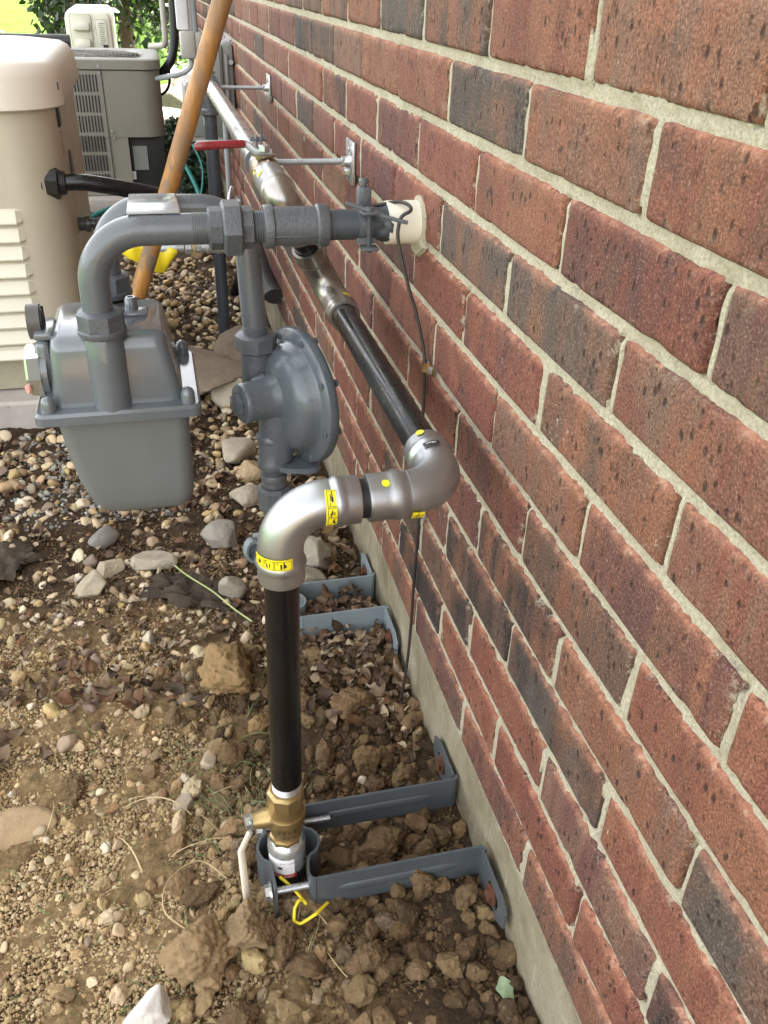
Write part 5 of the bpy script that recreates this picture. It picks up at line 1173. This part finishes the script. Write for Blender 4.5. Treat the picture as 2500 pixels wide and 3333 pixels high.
bm = BM(); sweep(bm, bez([(-.335, 1.30, -.100), (-.315, 1.255, -.092), (-.275, 1.19, -.085), (-.245, 1.13, -.080), (-.22, 1.085, -.075)], 6), .0014, 8); gm = pmat('green_stalk', (.36, .40, .16), .5, 0, .3, 20)
M['stalk'] = gm; tag(finish('plant_stalk', bm, 'stalk'), 'pale green plant stalk lying towards the black riser', 'stalk')
bm = BM(); sweep(bm, bez([(-.300, .648, -.100), (-.33, .670, -.088), (-.365, .650, -.085), (-.372, .615, -.088), (-.350, .590, -.094), (-.335, .578, -.098)], 6), .0016, 6, True, .4)
M['straw'] = pmat('straw', (.50, .38, .20), .6, 0, .2, 40); tag(finish('straw_blade', bm, 'straw'), 'long curved straw blade beside the clay clods', 'straw')

# individual stones and clods -----------------------------------------------------------------
STONE = (.40, .345, .26); GREYS = (.30, .27, .225); CLAY = (.30, .195, .088); CLAYW = (.165, .105, .052)
def stone(name, label, x, y, s, kind, col, rot=0., up=.35, seed=0, group=None, sub=5, tilt=(0, 0)):
    if kind == 'round': V, F = rock_shape(sub, 9, 5, .06, 1.4, seed, 1.0); mt_ = 'pebble'
    elif kind == 'block': V, F = rock_shape(sub, 8, 22, .07, 2.0, seed, 1.0); mt_ = 'rock'
    elif kind == 'clod': V, F = rock_shape(sub, 11, 9, .36, 2.2, seed, 1.0); mt_ = 'clod'
    V = V * np.array(s) / 2
    Rm = np.array(Matrix.Rotation(rot, 3, 'Z') @ Matrix.Rotation(tilt[0], 3, 'X') @ Matrix.Rotation(tilt[1], 3, 'Y')); V = V @ Rm.T
    z = gz(x, y) + s[2] / 2 * (2 * up) - s[2] / 2 + s[2] * .12
    cs = np.tile(np.array(col), (len(V), 1)); cs *= (1 + .10 * np.array([noise.noise(Vector(v) * 40 + Vector((seed, 0, 0))) for v in V]))[:, None]
    o = np_obj(name, V, F, mt_, cs); o.location = (x, y, z + s[2] * .15); ORG[o.name] = Vector(o.location)
    return tag(o, label, 'stone' if kind != 'clod' else 'soil clod', group)
SG = 'stones lying in the gravel'; CG = 'clods of clay soil'
st = [
 ('rock', 'blocky grey-tan rock left of the silver elbow riser', -.245, 1.375, (.085, .075, .072), 'block', GREYS, .3, .5, 3, SG),
 ('rock', 'smooth cream boulder behind the pressure regulator pipe', -.185, 1.70, (.105, .10, .07), 'round', STONE, .5, .5, 4, SG),
 ('rock', 'angular orange-tan stone in front of the cream boulder', -.165, 1.625, (.082, .07, .060), 'block', (.43, .32, .19), -.4, .5, 15, SG),
 ('rock', 'pale cracked stone below the orange-tan stone', -.185, 1.53, (.070, .07, .055), 'block', STONE, .9, .5, 6, SG),
 ('paving_stone', 'wide flat brown slab of stone lying behind the meter', -.255, 2.16, (.26, .44, .07), 'block', (.25, .195, .14), .45, .80, 27, SG),
 ('paving_stone', 'smaller brown slab leaning on the flat slab by the riser', -.135, 2.27, (.17, .30, .08), 'block', (.22, .17, .12), -.2, .80, 28, SG),
 ('rock', 'pale round rock propped against the smaller brown slab', -.172, 2.02, (.095, .09, .10), 'round', STONE, 0, .6, 9, SG),
 ('rock', 'white-edged boulder between the silver elbow and the foundation', -.088, 1.272, (.085, .075, .075), 'block', (.37, .33, .255), .2, .55, 10, SG),
 ('rock', 'rounded boulder partly hidden behind the black riser near the pale bracket', -.110, 1.205, (.092, .07, .066), 'round', (.34, .30, .225), .4, .5, 11, SG),
 ('rock', 'orange stone standing against the foundation near the elbow', -.050, 1.375, (.045, .05, .08), 'block', (.38, .24, .11), .4, .6, 12, SG),
 ('rock', 'flat cracked stone lying between gravel and black fabric', -.372, 1.335, (.088, .066, .036), 'block', STONE, -.3, .5, 33, SG),
 ('rock', 'pointed tan stone above the square-cut block', -.452, 1.345, (.058, .052, .042), 'block', (.43, .36, .25), .2, .5, 14, SG),
 ('rock', 'square-cut pale block left of the black fabric', -.475, 1.285, (.075, .062, .05), 'block', (.41, .35, .25), .5, .5, 35, SG),
 ('rock', 'smooth slate grey oval stone under the meter', -.462, 1.435, (.072, .050, .045), 'round', (.22, .20, .18), .7, .5, 16, SG),
 ('rock', 'rough round stone halfway between black fabric and riser', -.240, 1.212, (.060, .052, .06), 'round', (.31, .27, .21), 0, .5, 17, SG),
 ('rock', 'white chalky broken stone in the near foreground', -.392, .515, (.055, .046, .048), 'block', (.80, .76, .70), .35, .55, 18, SG),
 ('rock', 'buff oval pebble above the flat angular stone', -.306, .852, (.032, .028, .022), 'round', (.42, .33, .23), .8, .5, 19, SG),
 ('rock', 'flat angular buff stone near the brass valve lever', -.344, .792, (.042, .034, .022), 'block', (.40, .33, .25), .2, .5, 20, SG),
 ('rock', 'smooth brown pebble alone on the fine clay', -.428, .640, (.026, .020, .020), 'round', (.36, .26, .16), .5, .5, 21, SG),
 ('rock', 'small pale pebble below the buff oval one', -.342, .833, (.020, .017, .016), 'round', (.50, .41, .32), .1, .5, 22, SG),
 ('rock', 'dusty brown stone beside a dark hollow at the left', -.500, .925, (.040, .030, .028), 'round', (.33, .24, .16), .9, .5, 23, SG),
 ('rock', 'broad half-buried tan stone at the left frame edge', -.560, .800, (.110, .070, .026), 'block', (.42, .30, .17), .1, .4, 24, SG),
 ('soil_clod', 'biggest brown clod left of the black riser', -.270, .985, (.125, .118, .100), 'clod', CLAY, .2, .55, 45, CG),
 ('soil_clod', 'crumbly clod just below the biggest brown clod', -.235, .900, (.050, .045, .036), 'clod', CLAY, .5, .5, 46, CG),
 ('soil_clod', 'small crusted clod touching the left of the big clod', -.235, 1.045, (.050, .05, .042), 'clod', CLAYW, .9, .5, 47, CG),
 ('soil_clod', 'large tan clod below the heap of dead leaves', -.092, .905, (.078, .060, .058), 'clod', (.20, .125, .060), .4, .6, 48, CG),
 ('soil_clod', 'upright clod between leaf heap and near bracket', -.094, .805, (.055, .048, .060), 'clod', (.185, .115, .055), .1, .55, 49, CG),
 ('soil_clod', 'broad dark clod behind the near bracket arm', -.135, .735, (.110, .060, .040), 'clod', CLAYW, .1, .5, 50, CG),
 ('soil_clod', 'rough clod between the two bracket arms', -.115, .655, (.085, .055, .045), 'clod', CLAYW, .3, .5, 51, CG),
 ('soil_clod', 'small clod right beside the clamp between the arms', -.160, .650, (.050, .045, .035), 'clod', CLAYW, .8, .5, 52, CG),
 ('soil_clod', 'upright dark clod below the near arm close to the wall', -.075, .590, (.045, .035, .060), 'clod', CLAYW, .0, .5, 53, CG),
 ('soil_clod', 'layered crumbling clod the white lever points at', -.288, .572, (.074, .060, .062), 'clod', (.34, .24, .13), .2, .65, 54, CG),
 ('soil_clod', 'widest broken clod in the near foreground', -.335, .560, (.098, .088, .070), 'clod', (.33, .225, .115), -.3, .70, 55, CG),
 ('soil_clod', 'clod behind the white valve lever', -.270, .672, (.052, .042, .055), 'clod', CLAYW, .2, .6, 56, CG),
 ('soil_clod', 'tan clod left of the brass valve', -.285, .735, (.055, .045, .036), 'clod', (.30, .20, .10), .7, .5, 57, CG),
 ('soil_clod', 'smooth-faced brown clod below the middle of the near arm', -.155, .515, (.048, .040, .045), 'clod', CLAYW, .7, .55, 58, CG),
 ('soil_clod', 'dark clod leaning under the clamp bolt', -.245, .555, (.050, .040, .045), 'clod', CLAYW, 1.2, .5, 59, CG),
 ('soil_clod', 'angular clod at the bottom edge right of the white stone', -.300, .490, (.060, .045, .045), 'clod', CLAYW, .5, .5, 60, CG),
 ('soil_clod', 'lone clod in the dug clay at the left', -.488, .838, (.058, .052, .046), 'clod', (.22, .15, .08), .5, .55, 61, CG),
 ('soil_clod', 'low clod near the curved straw blade', -.330, .635, (.070, .040, .030), 'clod', CLAYW, .3, .5, 62, CG),
 ('soil_clod', 'knobbly clod at the foot of the foundation behind the far arm', -.050, .760, (.045, .04, .036), 'clod', CLAYW, .3, .5, 63, CG),
 ('soil_clod', 'small round clod in the fine soil below the near arm tab', -.130, .560, (.036, .034, .032), 'clod', (.20, .14, .09), .3, .5, 64, CG),
]
for a in st: stone(a[0], a[1], a[2], a[3], a[4], a[5], a[6], a[7], a[8], a[9], a[10])
for i, (lab, x, y, s) in enumerate((('pale boulder at the bend of the teal hose', -.13, 3.75, .16), ('brown boulder next to the grey drop pipe', -.17, 3.55, .14), ('flat orange stone low beside the drop pipe', -.16, 3.35, .13), ('mottled grey stone behind the red valve grip', -.22, 4.35, .15), ('round cream stone under the utility box', -.16, 4.9, .17),
        ('dark mossy boulder far behind the handle', -.10, 7.2, .42), ('grey boulder topmost in the far stone pile', -.02, 7.9, .45), ('brown boulder far beyond the condenser', -.22, 7.5, .40), ('long flat grey stone in front of the far pile', -.12, 6.5, .62))):
    stone('boulder', lab, x, y, (s, s * .7, s * (.62 if i != 8 else .30)), 'block', [(.36, .33, .27), (.28, .21, .14), (.34, .24, .13), (.25, .24, .21), (.50, .45, .36), (.12, .11, .075), (.22, .20, .15), (.17, .14, .10), (.38, .36, .33)][i], i * .7, .5, 70 + i, 'boulders along the far wall', 4)
# torn landscape fabric
def rag(name, label, x, y, sx, sy, rot, seed):
    n, m = 22, 14; V = []; so_ = Vector((seed, seed * 2, 0)); c, s = math.cos(rot), math.sin(rot)
    for i in range(n + 1):
        for j in range(m + 1):
            u, v = i / n - .5, j / m - .5; e = 1 + .5 * noise.noise(so_ + Vector((u * 5, v * 5, 0)))
            X_, Y_ = u * sx * e, v * sy * e * (1 - .6 * abs(u)); a, b_ = x + X_ * c - Y_ * s, y + X_ * s + Y_ * c
            V.append((a, b_, gz(a, b_) + .010 + .022 * abs(noise.noise(so_ + Vector((u * 4, v * 4, 2)))) + .006 * noise.noise(so_ + Vector((u * 14, v * 14, 2)))))
    F = [(i * (m + 1) + j, (i + 1) * (m + 1) + j, (i + 1) * (m + 1) + j + 1, i * (m + 1) + j + 1) for i in range(n) for j in range(m)]
    tag(np_obj(name, np.array(V), np.array(F), 'fabric'), label, 'fabric')
rag('landscape_fabric', 'torn dark landscape fabric poking out between stones', -.315, 1.235, .14, .08, -.5, 3)
rag('landscape_fabric', 'crumpled black landscape fabric at the left frame edge', -.640, 1.40, .12, .10, .4, 8)

# ================================================================== TREE AND PLANTS
tr = thing('tree', 'leafy green shade tree with drooping branches beyond the heat pump', 'tree', (-.40, 9.0, -.13))
bm = BM(); r7 = random.Random(9)
sweep(bm, bez([(-.44, 9.0, -.13), (-.42, 9.0, .3), (-.45, 9.0, .9), (-.5, 9.0, 1.8)], 5), [.075 - .0022 * i for i in range(16)], 14)
LV, LF, LCc = [], [], []; nb_ = 0
tips = []
for q in range(170):
    a = r7.uniform(0, 6.28); L = r7.uniform(.35, 1.40); z0 = r7.uniform(.75, 1.7); e = Vector((max(-1.02 - .1 * r7.random(), -.47 + L * math.cos(a) * 1.0 - .10), 9.0 + L * math.sin(a) * .8, z0 - r7.uniform(.1, .95) * (.4 + L * .62)))
    if e.z < .12: e.z = r7.uniform(.12, .4)
    s = Vector((-.47, 9.0, z0)); mid = s.lerp(e, .5) + Vector((0, 0, .22)); p = bez([s, mid, e], 5); sweep(bm, p, [.012 - .0009 * i for i in range(len(p))], 6); tips.append(p)
finish('trunk', bm, 'bark', tr)
def leafset(Vs, Fs, Cs, c, L, col, r):
    n = len(Vs); d = Vector((r.gauss(0, 1), r.gauss(0, 1), r.gauss(-.6, .7))).normalized(); up = Vector((r.gauss(0, 1), r.gauss(0, 1), r.gauss(0, 1))); sx = d.cross(up).normalized(); nn = d.cross(sx)
    w_ = L * r.uniform(.26, .34); P = [c, c + d * L * .35 + sx * w_ + nn * w_ * .3, c + d * L * .35, c + d * L * .35 - sx * w_ + nn * w_ * .3, c + d * L * .75 + sx * w_ * .7, c + d * L * .75 - sx * w_ * .7, c + d * L]
    Vs.extend([tuple(p) for p in P]); Cs.extend([col] * 7); Fs.extend([(n, n + 1, n + 2), (n, n + 2, n + 3), (n + 2, n + 1, n + 4), (n + 2, n + 4, n + 6), (n + 2, n + 6, n + 5), (n + 2, n + 5, n + 3)])
for p in tips:
    for q in range(95):
        t = r7.random() ** .6; k = min(len(p) - 2, int(t * (len(p) - 1))); c = p[k].lerp(p[k + 1], r7.random()) + Vector((r7.gauss(0, .085), r7.gauss(0, .085), r7.gauss(-.02, .085)))
        if c.z < .10: continue
        leafset(LV, LF, LCc, c, r7.uniform(.045, .085), r7.choice([(.008, .018, .006), (.012, .025, .007), (.007, .016, .007), (.018, .034, .009), (.010, .022, .011)]), r7)
o = np_obj('crown', np.array(LV) - np.array([-.40, 9.0, -.13]), np.array(LF), 'leaf', np.array(LCc), tr)
def shrub(name, label, x, y, rx, ry, h, n, pal, seed, L=(.02, .04)):
    r = random.Random(seed); t = thing(name, label, 'plant', (x, y, -.13)); bm = BM()
    for q in range(10): a = r.uniform(0, 6.28); sweep(bm, [(x, y, -.13), (x + rx * .6 * math.cos(a), y + ry * .6 * math.sin(a), -.13 + h * .7)], [.004, .002], 5)
    finish('stem', bm, 'bark', t); V, F_, C_ = [], [], []
    for q in range(n):
        a, b_, rr_ = r.uniform(0, 6.28), r.uniform(0, 1.5), r.random() ** .35; c = Vector((x + rx * rr_ * math.cos(a) * math.cos(b_), y + ry * rr_ * math.sin(a) * math.cos(b_), -.13 + h * rr_ * math.sin(b_))); leafset(V, F_, C_, c, r.uniform(*L), r.choice(pal), r)
    np_obj('foliage', np.array(V) - np.array([x, y, -.13]), np.array(F_), 'leaf', np.array(C_), t); return t
DG = [(.020, .045, .022), (.03, .06, .03), (.015, .035, .018)]
shrub('shrub', 'low dark green ground shrub behind the wooden handle', -.16, 5.3, .16, .40, .24, 1800, DG, 1)
shrub('shrub', 'dark green shrub low beside the grey drop pipe', -.13, 4.35, .14, .25, .20, 1300, DG, 2)
shrub('shrub', 'small weeds in front of the condenser pad', -.46, 3.66, .22, .10, .09, 500, [(.05, .10, .03), (.08, .13, .05)], 3, (.012, .03))
shrub('shrub', 'bright green bush in the sun beyond the tree', -.1, 11.2, .9, .7, .9, 2600, [(.16, .28, .05), (.22, .34, .07), (.12, .22, .05)], 4, (.06, .11))
shrub('shrub', 'yellow-green bush at the upper left beyond the lawn edge', -2.5, 12.6, .8, .5, .35, 1400, [(.20, .30, .06), (.26, .36, .08)], 5, (.05, .09))
# green leaf fallen near the foundation
bm = BM(); c0 = Vector((-.020, .458, gz(-.02, .458) + .008)); ring = [bm.verts.new(c0 + Vector((.009 * math.cos(a) * (1 + .12 * math.sin(5 * a)), .014 * math.sin(a) * (1 + .1 * math.cos(4 * a)), .003 * math.sin(2 * a)))) for a in [2 * math.pi * k / 24 for k in range(24)]]
cc = bm.verts.new(c0 + Vector((0, 0, .003)))
for k in range(24): bm.faces.new((cc, ring[k], ring[(k + 1) % 24]))
M['green_leaf'] = pmat('fallen_green_leaf', (.26, .34, .20), .55, 0, .15, 60, .3, 120); tag(finish('fallen_leaf', bm, 'green_leaf'), 'single pale green leaf fallen beside the foundation', 'leaf')
